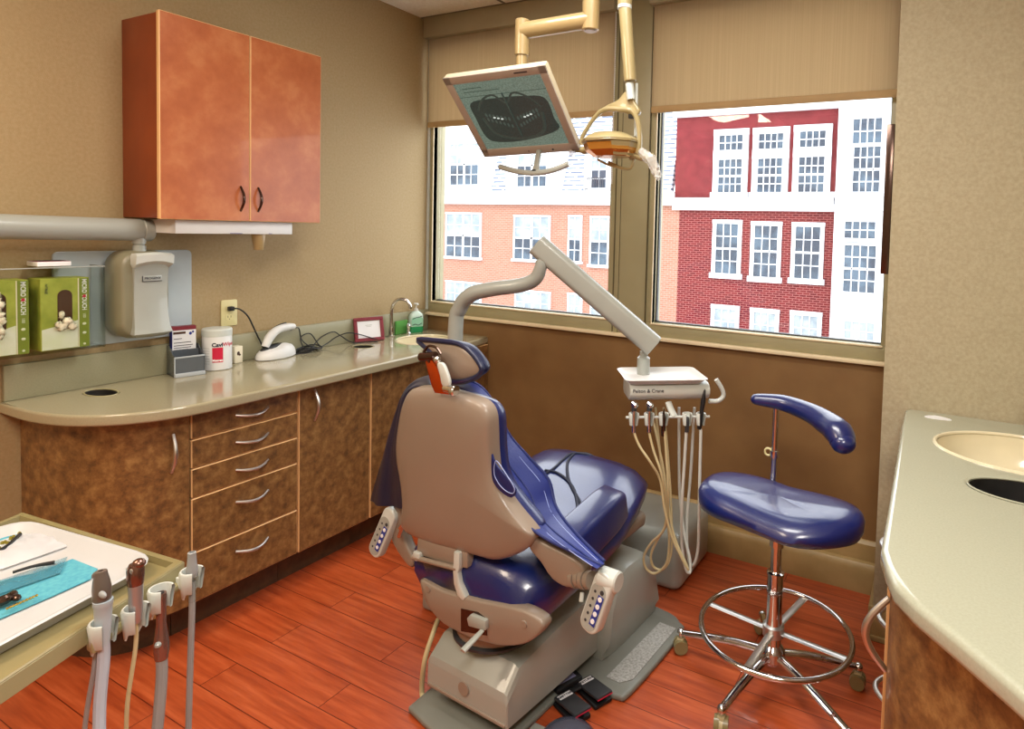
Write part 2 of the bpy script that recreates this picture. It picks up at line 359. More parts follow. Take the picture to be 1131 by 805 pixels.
# roller shades --------------------------------------------------------
def roller(x0,x1,zb,label,chain):
    t=thing('roller_shade',label,'window shade',((x0+x1)/2,-.03,ZC-.12))
    b=NB(); box(b,(x0,-.075,2.684),(x1,-.008,ZC-.002),.004); obj('valance',b,'valance',t)
    b=NB(); box(b,(x0+.012,-.036,zb+.03),(x1-.012,-.033,2.70)); obj('fabric',b,'shade',t)
    b=NB(); box(b,(x0+.012,-.042,zb),(x1-.012,-.028,zb+.034),.004); obj('hem_bar',b,'shadeh',t)
    if chain:
        b=NB(); 
        for k in range(90): ball(b,(chain,-.05,2.675-.0098*k),.0042,seg=6)
        cyl(b,(chain,-.05,2.67),(chain,-.05,1.80),.0012,seg=6); obj('bead_chain',b,'white',t)
roller(.018,1.322,2.152,'tan woven roller shade with a white bead chain over the left window',1.322)
roller(1.518,XJ-.006,2.152,'tan woven roller shade over the right window, beside the wall corner',None)
# brown framed object on the return wall
t=thing('wall_board','dark brown board hung edge-on beside the right window','wall board',(XJ-.02,-.2,1.72))
b=NB(); box(b,(XJ-.026,-.338,1.425),(XJ-.001,-.05,1.985),.004); obj('board',b,'kbrown',t)
b=NB(); box(b,(XJ-.030,-.345,1.42),(XJ-.001,-.335,1.99),.003); box(b,(XJ-.030,-.05,1.42),(XJ-.001,-.04,1.99),.003); obj('edge_strip',b,'bronze',t)
# ------------------------------------------------------------------ exterior
YB=18.0
def fx(u,v): return at(u,v,'y',YB)
def fbox(bm,u0,v0,u1,v1,y0,y1,bev=0,mi=0,sw=None):
    um,vm=(u0+u1)/2,(v0+v1)/2
    x0=fx(u0,vm).x;x1=fx(u1,vm).x;z0=fx(um,v1).z;z1=fx(um,v0).z
    box(bm,(x0,y0,z0),(x1,y1,z1),bev,mi=mi); return x0,x1,z0,z1
def dims(u0,v0,u1,v1):
    um,vm=(u0+u1)/2,(v0+v1)/2
    return fx(u0,vm).x,fx(u1,vm).x,fx(um,v1).z,fx(um,v0).z
def fwin(parent,r,cols,rows,fr=.09,transom=None,y=YB,double=False,light='pane',half=False):
    x0,x1,z0,z1=dims(*r); f=NB()
    Y0=y-.07
    box(f,(x0,Y0,z0),(x0+fr,y+.02,z1)); box(f,(x1-fr,Y0,z0),(x1,y+.02,z1)); box(f,(x0-.01,Y0-.012,z1-fr),(x1+.01,y+.025,z1+.01)); box(f,(x0-.06,Y0-.05,z0-.05),(x1+.06,y+.02,z0+fr))
    ix0,ix1,iz0,iz1=x0+fr,x1-fr,z0+fr,z1-fr
    segs=[(iz0,iz1,rows)]
    if transom: zt=iz0+(iz1-iz0)*transom[0]; box(f,(x0-.006,Y0-.008,zt-fr*.8),(x1+.006,y+.024,zt+fr*.8)); segs=[(iz0,zt-fr*.8,rows),(zt+fr*.8,iz1,transom[1])]
    for a,c,n in segs:
        for k in range(1,cols): 
            xx=ix0+(ix1-ix0)*k/cols; w=.05 if (double and k==cols//2) else .016; box(f,(xx-w,y-.055,a),(xx+w,y,c))
        for k in range(1,n):
            zz=a+(c-a)*k/n; w=.035 if (n>2 and k==n//2) else .016; box(f,(ix0,y-.055,zz-w),(ix1,y,zz+w))
    o=obj('window',f,'exw',parent)
    if half:
        zm=iz0+(iz1-iz0)*.5
        g=NB(); box(g,(ix0,y-.03,iz0),(ix1,y+.0,zm-.03)); obj('pane',g,'pane',o); g=NB(); box(g,(ix0,y-.03,zm+.03),(ix1,y+.0,iz1)); obj('pane',g,'panel',o,label='pane with a pale blind behind it')
    else:
        g=NB(); box(g,(ix0,y-.03,iz0),(ix1,y+.0,iz1)); obj('pane',g,light,o)
    return o
# tan brick building (left) -------------------------------------------
xs=fx(750,250).x; xr=fx(926,250).x; zc0=fx(850,233).z; zc1=fx(850,219).z; zd=fx(850,124).z
t1=thing('brick_building','tan brick building with snow dusted slate roof behind the left window','building',(xs-6,YB+3,-6))
b=NB(); box(b,(-40,YB,-6),(xs,YB+.5,fx(600,224).z)); obj('wall',b,'btan',t1)
b=NB(); zt=fx(600,212).z; box(b,(-40,YB-.25,fx(600,226).z),(xs-.22,YB+.5,zt-.1)); box(b,(-40,YB-.35,zt-.1),(xs-.22,YB+.52,zt)); obj('cornice',b,'exw',t1)
b=NB(); prism(b,[(-40,YB-.05,zt),(xs-.35,YB-.05,zt),(xs-.35,YB+1.3,zt+4.2),(-40,YB+1.3,zt+4.2)],(0,.3,0)); obj('roof',b,'slate',t1)
for r in ((493,235,532,285),(568,238,608,288)): fwin(t1,r,4,4,.06,double=True,half=True)
for r in ((628,238,643,290),(652,239,673,294)): fwin(t1,r,2,4,.06,half=True)
for r in ((493,311,532,361),(569,321,608,371)): fwin(t1,r,4,4,.06,double=True,light='panel')
for r in ((627,324,643,376),(652,326,674,378)): fwin(t1,r,2,4,.06,light='panel')
for (u0,u1,vt,w) in ((486,543,136,(500,158,533,206)),(562,622,136,(574,158,608,208)),(648,676,150,(655,165,674,210))):
    x0=fx(u0,170).x;x1=fx(u1,170).x;z1=fx(u0,vt+24).z; zz=zt; xm=(x0+x1)/2; hw=(x1-x0)/2
    pts=[(x0,YB-.15,zz),(x1,YB-.15,zz),(x1,YB-.15,z1)]+[(xm+hw*math.cos(a),YB-.15,z1+hw*.75*math.sin(a)) for a in [math.pi*i/14 for i in range(1,14)]]+[(x0,YB-.15,z1)]
    b=NB(); prism(b,pts,(0,1.6,0)); d=obj('dormer',b,'exw',t1)
    fwin(t1,w,4 if u1<640 else 2,4,.06,y=YB-.15,double=u1<640,half=True)
# iron table and chairs standing on the balcony ledge
tb=thing('balcony_railing','small dark railing on the white ledge of the tan building','railing',(fx(658,210).x,YB-.2,zt))
b=NB(); x0=fx(650,200).x;x1=fx(669,200).x
for k in range(9): xx=x0+(x1-x0)*k/8; cyl(b,(xx,YB-.22,zt),(xx,YB-.22,zt+.5),.012,seg=6)
cyl(b,(x0,YB-.22,zt+.5),(x1,YB-.22,zt+.5),.018,seg=6); cyl(b,(x0,YB-.22,zt+.1),(x1,YB-.22,zt+.1),.014,seg=6); obj('bars',b,'dark',tb)
# red building ---------------------------------------------------------
t2=thing('brick_building','red brick building with white framed windows behind the right window','building',(xr-3,YB+3,-6))
b=NB(); box(b,(xs,YB,-6),(xr,YB+.5,zc0+.1)); obj('wall',b,'bred',t2)
b=NB(); box(b,(xs-.2,YB-.22,zc0),(xr-.13,YB+.5,zc1-.12)); box(b,(xs-.2,YB-.34,zc1-.12),(xr-.13,YB+.52,zc1)); obj('cornice',b,'exw',t2)
b=NB(); box(b,(fx(746,170).x,YB+.05,zc1),(xr+.1,YB+.6,zd)); obj('upper_wall',b,'stucco',t2)
b=NB(); box(b,(fx(746,170).x-.1,YB-.1,zd),(xr+6,YB+.7,zd+.35)); obj('parapet',b,'exw',t2)
for r in ((788,143,826,219),(831,141,871,219),(876,138,918,219)): fwin(t2,r,4,4,.20,transom=(.66,2),y=YB+.03)
for r in ((787,243,819,306),(829,245,863,310),(874,246,910,312)): fwin(t2,r,2 if r[0]<0 else 3,4,.13)
for r in ((785,337,816,400),(828,341,860,404),(872,344,907,408)): fwin(t2,r,3,4,.13,light='panel')
# white bay ------------------------------------------------------------
b=NB(); box(b,(xr,YB-.9,-6),(xr+4.2,YB+.5,zd)); box(b,(xr-.12,YB-1.0,zc0),(xr+4.3,YB+.5,zc0+.18)); box(b,(xr-.12,YB-1.0,zc1),(xr+4.3,YB+.5,zc1+.14)); obj('bay_wall',b,'exw',t2)
for r in ((945,135,979,165),(945,163,977,218)): fwin(t2,r,4,2 if r[1]<140 else 4,.05,y=YB-.92)
for r in ((936,244,972,265),(935,269,972,322),(935,350,970,392)): fwin(t2,r,4,2 if r[1]<250 else 4,.05,y=YB-.92,light='pane' if r[1]<340 else 'panel')
b=NB(); box(b,(-60,2,-6.3),(60,80,-6)); struct('ground',b,'exw')
# ------------------------------------------------------------------ light
w=bpy.data.worlds.new('world'); scn.world=w; w.use_nodes=True; bg=w.node_tree.nodes['Background']; bg.inputs[0].default_value=(.93,.97,1,1); bg.inputs[1].default_value=SKY=4.3
sd=bpy.data.lights.new('sun','SUN'); sd.energy=.7; sd.angle=.05; sd.color=(1,.98,.95); so=bpy.data.objects.new('sun',sd); COL.objects.link(so); so.rotation_euler=(math.radians(52),0,math.radians(12))
def area(name,x,y,sx,sy,e,c,z=ZC-.012,rot=(0,0,0)):
    l=bpy.data.lights.new(name,'AREA'); l.shape='RECTANGLE'; l.size=sx;l.size_y=sy;l.energy=e;l.color=c
    o=bpy.data.objects.new(name,l); COL.objects.link(o); o.location=(x,y,z); o.rotation_euler=rot
WARM=(1,.80,.56)
area('ceiling_panel',.85,-3.3,.55,1.15,50,(1,.82,.62))
area('ceiling_panel',3.2,-3.3,.55,1.15,70,(1,.95,.87))
area('ceiling_panel',2.0,-1.6,1.15,.5,40,(1,.97,.92))  # unseen neutral lamp added to brighten the walls near the window
vs=scn.view_settings; vs.view_transform='Standard'; vs.look='None'; vs.gamma=1; vs.exposure=0; vs.use_curve_mapping=False
# ================================================================== LEFT COUNTER RUN
XC=.50; ZT=.91; ZB=.87
def cab_door(bm,y0,y1,z0,z1,x=XC,th=.02,bev=.003):
    """slab whose bevelled edges are light banding (slot 1)"""
    t=NB(); box(t,(x-th,y0,z0),(x,y1,z1),bev,1)
    t.normal_update()
    for f in t.faces: f.material_index=0 if abs(f.normal.x)>.95 else 1
    merge(bm,t,None)
Ys=[-1.655,-1.232,-.860,-.42,-.004]
def base_cab(label,y0,y1,group=None):
    t=thing('base_cabinet',label,'cabinet',(.25,(y0+y1)/2,0),0,group)
    b=NB(); X1=XC-.022
    for a,c in (((.002,y0+.002,.155),(X1,y0+.02,ZB-.001)),((.002,y1-.02,.155),(X1,y1-.002,ZB-.001)),((.002,y0+.02,.155),(X1,y1-.02,.173)),((.002,y0+.02,.173),(.012,y1-.02,ZB-.001)),((X1-.012,y0+.02,.173),(X1,y1-.02,ZB-.001))): box(b,a,c)
    obj('body',b,'edge',t)
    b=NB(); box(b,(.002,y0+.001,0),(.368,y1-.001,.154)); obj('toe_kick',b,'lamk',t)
    return t
# curved end cabinet
t=thing('base_cabinet','curved end base cabinet with one door under the rounded worktop end','cabinet',(.25,-1.85,0))
def endcurve(xm,y1,ye,n=14,x0=.0):   # quarter ellipse from (xm,y1) to (x0,ye)
    return [(x0+(xm-x0)*math.cos(a)**.75 if math.cos(a)>0 else x0, y1+(ye-y1)*math.sin(a)**.9) for a in [math.pi/2*i/n for i in range(n+1)]]
ec=endcurve(XC-.022,Ys[0]-.002,-1.925,x0=.003)
b=NB(); prism(b,[(.003,Ys[0]-.002,.155)]+[(x,y,.155) for x,y in ec],(0,0,.58)); obj('body',b,'lam',t)
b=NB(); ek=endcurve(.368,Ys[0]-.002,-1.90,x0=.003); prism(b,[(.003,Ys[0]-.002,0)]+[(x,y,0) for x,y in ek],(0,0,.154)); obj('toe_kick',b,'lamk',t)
eo=endcurve(XC,Ys[0]-.004,-1.948,x0=.003); ei=endcurve(XC-.018,Ys[0]-.004,-1.930,x0=.003)
b=NB(); o3=eo; i3=ei; prism(b,[(x,y,.158) for x,y in o3]+[(x,y,.158) for x,y in reversed(i3)],(0,0,ZB-.163),.0015,1); dr=obj('door',b,'lam',t)
b=NB(); pull(b,(XC,-1.715,.735),(0,.05,1),(1,-.1,0),.135,.028,.006); obj('handle',b,'steel',dr)
# drawer bank
t=base_cab('base cabinet of five drawers between the curved end and the door cabinets',Ys[0],Ys[1])
zz=[.866,.764,.657,.548,.348,.158]
for k in range(5):
    b=NB(); cab_door(b,Ys[0]+.003,Ys[1]-.003,zz[k+1]+.002,zz[k]-.002); d=obj('drawer',b,['lam','edge'],t,sharp=20)
    b=NB(); pull(b,(XC,(Ys[0]+Ys[1])/2+.015,(zz[k]+zz[k+1])/2+(.0 if k<3 else .03)),(0,1,0),(1,0,-.35),.13,.028,.0055); obj('handle',b,'steel',d)
t=base_cab('brown door cabinet directly right of the five drawers',Ys[1],Ys[2])
b=NB(); cab_door(b,Ys[1]+.003,Ys[2]-.003,.158,.866); d=obj('door',b,['lam','edge'],t,sharp=20)
b=NB(); pull(b,(XC,Ys[1]+.075,.775),(0,0,1),(1,0,0),.135,.028,.006); obj('handle',b,'steel',d)
t=base_cab('brown sink cabinet with two doors, half hidden behind the dental chair',Ys[2],Ys[4])
for k,(a,c) in enumerate(((Ys[2],Ys[3]),(Ys[3],Ys[4]))):
    b=NB(); cab_door(b,a+.003,c-.003,.158,.866); d=obj('door',b,['lam','edge'],t,sharp=20)
    b=NB(); pull(b,(XC,(c-.075) if k==0 else a+.075,.775),(0,0,1),(1,0,0),.135,.028,.006); obj('handle',b,'steel',d)
# worktop with real holes -------------------------------------------------
def plate_holes(outline,holes,z0,z1,bev=.012):
    """flat slab with open round holes; outline & holes are 2D loops"""
    t=NB(); es=[]
    for lp in [outline]+holes:
        vs=[t.verts.new((x,y,z1)) for x,y in lp]
        for i in range(len(vs)): es.append(t.edges.new((vs[i],vs[(i+1)%len(vs)])))
    bmesh.ops.triangle_fill(t,use_beauty=True,use_dissolve=False,edges=es)
    r=bmesh.ops.extrude_face_region(t,geom=list(t.faces))
    for v in [g for g in r['geom'] if isinstance(g,bmesh.types.BMVert)]: v.co.z=z0
    bmesh.ops.recalc_face_normals(t,faces=t.faces)
    if bev: bmesh.ops.bevel(t,geom=[e for e in t.edges if len(e.link_faces)==2 and e.calc_face_angle(0)>1.0 and abs(e.verts[0].co.z-e.verts[1].co.z)<1e-5 ],offset=bev,segments=3,affect='EDGES',profile=.5)
    return t
def ell(cx,cy,a,c,n=32): return [(cx+a*math.cos(2*math.pi*i/n),cy+c*math.sin(2*math.pi*i/n)) for i in range(n)]
wo=[(.002,-.003),(.492,-.003),(.515,-.12),(.545,-.4),(.56,-.65),(.57,-1.0),(.573,-1.4)]+[(.002+.571*math.cos(a)**.62,-1.62-.385*math.sin(a)**1.0) for a in [math.pi/2*i/16 for i in range(0,16)]]+[(.004,-2.005)]
h1=ell(.135,-1.765,.072,.042); h2=ell(.170,-.625,.055,.046); sk=ell(.27,-.29,.145,.155,40)
wt=thing('worktop','khaki solid-surface worktop with rounded end along the left wall','worktop',(.28,-1,ZB))
b=plate_holes(wo,[h1,h2,sk],ZB,ZT,.009); obj('slab',b,'worktop',wt,sharp=60,wn=True)
b=NB(); box(b,(.001,-1.995,ZT),(.02,-.002,1.035),.004); obj('backsplash',b,'splash',wt)
def bowl(lp,z0,depth,th,n=7,sh=.45):
    t=NB(); c=V((sum(p[0] for p in lp)/len(lp),sum(p[1] for p in lp)/len(lp),0)); rings=[]
    for i in range(n+1):
        a=math.pi/2*i/n; s=1-(1-sh)*(1-math.cos(a)); rings.append([(c.x+(p[0]-c.x)*s,c.y+(p[1]-c.y)*s,z0-depth*math.sin(a)) for p in lp])
    loft(t,rings,cap=False); f=t.faces.new([v for v in t.verts][-len(lp):])
    return t
b=bowl(sk,ZT-.006,.13,0); s_=obj('sink_basin',b,'sink',wt)
b=NB(); lathe(b,[(.0,0),(.02,0),(.022,.002),(.014,.004),(.0,.003)],(.27,-.29,ZT-.136)); obj('drain',b,'chrome',s_)
def rim(lp,z,r): b=NB(); tube(b,[(x,y,z) for x,y in lp],r,8,n=1,closed=True); return b
obj('sink_rim',rim(ell(.27,-.29,.148,.158,40),ZT-.001,.005),'sink',wt)
def waste(lp,z,parent,ringm):
    b=bowl(lp,z-.004,.11,0,sh=.9); obj('waste_chute',b,'hole',parent); 
    cx=sum(p[0] for p in lp)/len(lp); cy=sum(p[1] for p in lp)/len(lp)
    o=obj('chute_ring',rim([(cx+(x-cx)*1.02,cy+(y-cy)*1.02) for x,y in lp],z-.001,.0025),ringm,parent)
waste(h1,ZT,wt,'khakil'); waste(h2,ZT,wt,'khakil')
# ================================================================== UPPER CABINET
t=thing('wall_cabinet','copper coloured two-door wall cabinet on the left wall','cabinet',(.15,-1.315,1.553))
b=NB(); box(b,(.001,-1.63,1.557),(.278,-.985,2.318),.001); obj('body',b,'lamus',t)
for k,(a,c) in enumerate(((-1.65,-1.314),(-1.312,-.982))):
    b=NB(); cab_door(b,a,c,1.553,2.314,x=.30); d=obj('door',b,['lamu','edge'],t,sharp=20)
    b=NB(); pull(b,(.30,-1.352 if k==0 else -1.278,1.645),(0,0,1),(1,0,0),.10,.024,.005); obj('handle',b,'bronze',d)
t=thing('undercabinet_fixture','white boxy fixture mounted under the copper wall cabinet','fixture',(.2,-1.34,1.5))
b=NB(); box(b,(.06,-1.585,1.500),(.275,-1.105,1.5525),.002); hs=obj('housing',b,'white',t)
b=NB(); box(b,(.2752,-1.38,1.5015),(.2757,-1.33,1.5035)); box(b,(.2752,-1.215,1.5015),(.2757,-1.20,1.5035)); obj('print_marks',b,'inkb',hs)
b=NB(); lathe(b,[(.0,0),(.018,0),(.02,.003),(.028,.062),(.028,.07)],(.24,-1.238,1.431)); obj('tube',b,'ivoryl',t,label='tan tapered tube hanging below')
# ================================================================== X-RAY UNIT & WALL PANEL
t=thing('wall_panel','pale blue-grey rounded panel behind the x-ray head','panel',(.01,-1.6,1.08))
b=NB(); pts=[(.0015,p[0],p[1]) for p in rrect(.47,.36,.02,c=(-1.62,1.245))]; prism(b,pts,(.012,0,0),.002,1); obj('board',b,mat('pale blue grey laminate',(176,186,190),.35,c2=(170,180,184),coat=.2),t)
t=thing('xray_unit','wall-mounted dental x-ray head hanging from a horizontal grey arm','x-ray unit',(.1,-1.6,1.45))
arm=NB(); tube(arm,[(.10,-2.75,1.525),(.10,-2.2,1.517),(.10,-1.62,1.509)],.042,24,n=2,up=(0,0,1),smooth=True); obj('arm',arm,'greyp',t)
b=NB(); cyl(b,(.10,-1.619,1.509),(.10,-1.580,1.508),.043,bev=.004,seg=28); obj('end_cap',b,'greyl',t)
b=NB(); lathe(b,[(.019,0),(.022,.003),(.022,.03),(.018,.032),(.018,.036),(.022,.038),(.022,.06)],(.105,-1.625,1.418)); obj('swivel_joint',b,'greyl',t)
b=NB(); box(b,(.002,-2.80,1.43),(.10,-2.68,1.60),.01); obj('wall_bracket',b,'greyp',t)
# head
cx_,cz=-1.618,1.262
prof=[(.001,.085,.155),(.03,.094,.168),(.09,.090,.17),(.125,.078,.162)]
b=NB(); rings=[]
for x,hw,hh in prof: rings.append([(x+.014,cx_-.0+p[0],cz+p[1]) for p in rrect(2*hw,2*hh,.06,6)])
loft(b,rings); fixn(b); bmesh.ops.bevel(b,geom=[e for e in b.edges if e.calc_face_angle(0)>.9],offset=.01,segments=3,affect='EDGES',profile=.5)
hd=obj('housing',b,mat('khaki grey housing',(128,124,100),.4,c2=(122,118,96),coat=.3),t,sharp=50)
# front panel: bowed plate with flared top and bottom
b=NB(); outl=[]
W=[(-1,.155),(-.97,.125),(-.6,.0),(.0,-.01),(.6,.0),(.9,.03)]
zsamp=[-.165,-.15,-.12,-.06,0,.06,.10,.13,.15]
hwf=[.050,.066,.060,.058,.057,.057,.059,.061,.058]
xf=[.150,.168,.158,.150,.148,.150,.156,.172,.164]
rings=[]
for z,hw,x in zip(zsamp,hwf,xf):
    rings.append([(x+.004*(1-(i/6-1)**2),cx_+.012+hw*(i/6-1),cz+z) for i in range(13)]+[(.13,cx_+.012+hw*(1-i/6),cz+z) for i in range(13)])
loft(b,rings); fixn(b); fp=obj('front_panel',b,'greyl',t,sharp=40)
b=NB(); 
rings=[]
for z,x,hw in ((.105,.160,.060),(.118,.180,.065),(.150,.184,.065),(.158,.172,.060)):
    rings.append([(x+.006*(1-(i/6-1)**2),cx_+.012+hw*(i/6-1),cz+z+(.012*(1-(i/6-1)**2) if z<.12 else 0.006*(1-(i/6-1)**2))) for i in range(13)]+[(.14,cx_+.012+hw*(1-i/6),cz+z) for i in range(13)])
loft(b,rings); fixn(b); obj('top_lip',b,'offw',t,sharp=40)
b=NB(); box(b,(.153,cx_-.022,cz+.050),(.1565,cx_+.046,cz+.072),.001); bd=obj('badge',b,'greyl',t)
text('lettering','PROGENY',.0125,XM((.1572,cx_+.014,cz+.062),(0,1,0),(0,0,1)),'ink',bd,bold=.0001)
b=NB(); box(b,(.1568,cx_-.022,cz+.050),(.1575,cx_-.019,cz+.072)); box(b,(.1568,cx_-.022,cz+.050),(.1575,cx_+.046,cz+.052)); obj('mark',b,'ink',bd)
# ================================================================== GLOVE BOXES + HOLDER
hx=.115
t=thing('glove_box_holder','clear acrylic wall rack holding the green glove boxes','rack',(.05,-1.95,1.1))
b=NB(); y0,y1,z0,z1=-2.16,-1.742,1.075,1.375
box(b,(.004,y0,z0),(hx,y1,z0+.004)); box(b,(hx,y0,z0),(hx+.003,y1,z1)); box(b,(.004,y1-.003,z0),(hx,y1,z1)); box(b,(.004,y0,z0),(hx,y0+.003,z1)); obj('clear_case',b,'acry',t)
b=NB(); box(b,(hx-.0005,y0,z1-.003),(hx+.0045,y1,z1+.001),.001); box(b,(.004,y1-.0035,z1-.002),(hx,y1+.0005,z1+.001)); obj('bright_edge',b,'greyl',t)
def glove_box(y0,y1,label,open_):
    t=thing('glove_box',label,'glove box',(.06,(y0+y1)/2,1.082),0,'green glove boxes in the wall rack')
    z0,z1=1.082,1.335
    b=NB(); box(b,(.008,y0,z0),(.104,y1,z1),.002,1)
    ob=obj('carton',b,'green',t)
    b=NB(); prism(b,[(.1042,y0+.003,z0+.003),(.1042,y1-.035,z0+.003),(.1042,y1-.035,z0+.10),(.1042,y0+.05,z0+.085),(.1042,y0+.003,z0+.075)],(.0006,0,0)); obj('pale_panel',b,'greenp',ob)
    b=NB(); box(b,(.1042,y1-.030,z0+.002),(.1050,y1-.002,z1-.002)); box(b,(.1042,y1-.034,z0+.002),(.1048,y1-.031,z1-.002),mi=1); obj('side_strip',b,['glovegr','latex'],ob)
    ym=(y0+y1)/2-.002 if open_ else y0+.05
    hole=[(.1046,ym+.021*math.cos(a),1.245+.028+.021*math.sin(a)) for a in [math.pi*i/10 for i in range(11)]]+[(.1046,ym+.021*math.cos(a),1.18+.021*math.sin(a)) for a in [math.pi+math.pi*i/10 for i in range(11)]]
    b=NB(); prism(b,hole,(.0008,0,0)); obj('opening',b,'kbrown',ob)
    b=NB()
    for k in range(9):
        ball(b,(.109+.003*R.random(),ym-.02+.042*(k/8) if open_ else ym-.008+.016*R.random(),(1.172-.012*math.sin(k)) if open_ else 1.15+.018*k),.010,(.6,1.1+.5*R.random(),.8+.4*R.random()),10,M4=Matrix.Rotation(R.random()*3,4,'X'))
    if open_: ball(b,(.108,ym-.012,1.205),.008,(.6,.9,1.6),10)
    bmesh.ops.subdivide_edges(b,edges=list(b.edges),cuts=1)
    for v in b.verts: v.co+=V((abs(R.gauss(0,.0018)),R.gauss(0,.0022),R.gauss(0,.0022)))
    obj('glove_tuft',b,'latex',ob,sharp=180)
    text('lettering','MICRO TOUCH',.019,XM((.1054,y1-.016,z1-.062),(0,0,-1),(0,1,0)),'paper',ob,sx=.85,bold=.0003)
    text('lettering','100',.012,XM((.1054,y1-.016,z0+.115),(0,0,-1),(0,1,0)),'greenp',ob)
    b=NB(); 
    for zz_ in (.085,.052): ball(b,(.1052,y1-.016,z0+zz_),.006,(.15,1,.8),10)
    cyl(b,(.105,y1-.016,z0+.012),(.1058,y1-.016,z0+.012),.004,seg=10); obj('leaf_marks',b,'greenp',ob)
    b=NB(); ball(b,(.1056,y1-.016,z1-.068),.006,(.15,1,1),10); obj('red_dot',b,'red',ob)
    text('lettering','NITRILE',.010,XM((.1046,y0+.016,z1-.035),(0,0,-1),(0,1,0)),'ink',ob)
glove_box(-1.925,-1.785,'green glove box with a ragged glove poking from its oval opening, nearer the x-ray head',True)
glove_box(-2.085,-1.955,'green glove box cut by the left edge of the photo',False)
t=thing('card_pack','small pink and white pack lying on top of the clear rack','pack',(.06,-1.87,1.379))
b=NB(); box(b,(.02,-1.93,1.3775),(.10,-1.835,1.394),.002,1); bb=obj('carton',b,'paper',t)
b=NB(); box(b,(.022,-1.928,1.3935),(.098,-1.837,1.3955)); obj('lid',b,'pinkred',bb)
b=NB(); 
for k in range(3): box(b,(.035,-1.92+.028*k,1.3954),(.085,-1.90+.028*k,1.3962)); 
obj('print',b,'ink',bb)
# ================================================================== THINGS ON THE LEFT WORKTOP
z=ZT
t=thing('brochure_holder','grey plastic card holder with a white card pack, beside the wipes canister','card holder',(.08,-1.42,z),-12)
fr=Frame((.078,-1.445,z),-12).m@Matrix.Diagonal((1.05,1.02,1.2,1))
def lb(name,a,c,mt,parent,bev=.0015): b=NB(); box(b,a,c,bev,1); return obj(name,b,mt,parent,frame=fr)
b=NB()
box(b,(-.05,-.052,0),(.05,.052,.004)); prism(b,[(-.05,-.052,.0),(.05,-.052,0),(.05,-.052,.068),(.02,-.052,.078),(-.02,-.052,.10),(-.05,-.052,.10)],(0,.003,0)); prism(b,[(-.05,.049,.0),(.05,.049,0),(.05,.049,.068),(.02,.049,.078),(-.02,.049,.10),(-.05,.049,.10)],(0,.003,0)); box(b,(.047,-.052,.0),(.05,.052,.068)); box(b,(-.05,-.052,0),(-.047,.052,.10)); box(b,(-.012,-.05,0),(-.009,.05,.085))
hb=obj('holder',b,mat('smoky grey plastic',(96,102,108),.15,alpha=.8,coat=.3),t,frame=fr)
b=NB(); box(b,(.049,-.053,.0),(.058,.053,.014),.003); box(b,(.046,-.053,.064),(.052,.053,.070),.002); box(b,(.046,-.054,.0),(.052,-.050,.07),.001); obj('front_rim',b,mat('light smoke edge',(170,176,180),.25),t,frame=fr)
t=thing('card_pack','white leaflet pack with wine red top standing in the grey holder','card pack',(.055,-1.42,z+.004),-12)
cp=lb('carton',(-.044,-.042,.006),(-.016,.042,.165),'paper',t)
lb('red_top',(-.0445,-.0425,.152),(-.0155,.0425,.1655),'pinkred',cp,.0005)
lb('blue_side',(-.0446,-.0430,.09),(-.0155,-.0415,.152),'inkb',cp,.0003)
b=NB()
for k,(w_,zz_) in enumerate(((.028,.122),(.06,.108),(.066,.098),(.06,.09),(.05,.083))): box(b,(-.0160,-.036,zz_),(-.0152,-.036+w_,zz_+.0022))
obj('print',b,'ink',cp,frame=fr)
b=NB(); box(b,(-.016,-.038,.139),(-.0150,.005,.147)); obj('heading',b,'kbrown',cp,frame=fr)
b=NB(); ball(b,(-.0155,.022,.139),.0055,(.15,1,1),10); ball(b,(-.0155,.031,.144),.004,(.15,1,1),10); obj('logo_dots',b,'inkb',cp,frame=fr)
t=thing('wipes_canister','white disinfectant wipes canister with a crimson label on the worktop','canister',(.09,-1.305,z))
c0=V((.078,-1.318,z)); b=NB(); lathe(b,[(.0,0),(.052,0),(.0560,.003),(.0560,.145),(.054,.149)],c0,seg=40); cb=obj('tub',b,'white',t)
b=NB(); lathe(b,[(.0,.146),(.0572,.146),(.0572,.172),(.054,.177),(.035,.180),(.0,.180)],c0,seg=40); obj('lid',b,'offw',t)
def wraplabel(bm,c,r,a0,a1,z0,z1,n=10):
    rings=[[(c[0]+rr*math.cos(a),c[1]+rr*math.sin(a),zz_) for a in [a0+(a1-a0)*i/n for i in range(n+1)]] for rr,zz_ in ((r,z0),(r,z1))]
    loft(bm,rings,cap=False,closed=False)
A=math.atan2(CP.y-c0.y,CP.x-c0.x)+.12
b=NB(); wraplabel(b,c0,.0565,A-.43,A+.28,z+.036,z+.100); fixn(b); obj('red_label',b,'red',cb)
def wtext(s,size,c,r,ac,zz_,mt,parent,bold=0):
    cu=bpy.data.curves.new('t','FONT'); cu.body=s; cu.size=size; cu.align_x='CENTER'; cu.align_y='CENTER'; cu.offset=bold; cu.resolution_u=3
    tmp=bpy.data.objects.new('t',cu); COL.objects.link(tmp); me=bpy.data.meshes.new_from_object(tmp.evaluated_get(bpy.context.evaluated_depsgraph_get())); bpy.data.objects.remove(tmp)
    bm=NB(); bm.from_mesh(me); bpy.data.meshes.remove(me)
    for v in bm.verts:
        a=ac+v.co.x/r; v.co=V((c[0]+r*math.cos(a),c[1]+r*math.sin(a),zz_+v.co.y))
    return obj('lettering',bm,mt,parent,smooth=False)
wtext('Cavi',.023,c0,.0569,A-.10,z+.111,'ink',cb,.0010)
wtext('Wipes',.023,c0,.0569,A+.78,z+.111,'red',cb,.0004)
wtext('Metrex',.013,c0,.0572,A-.08,z+.045,'inkw',cb,.0005)
b=NB()
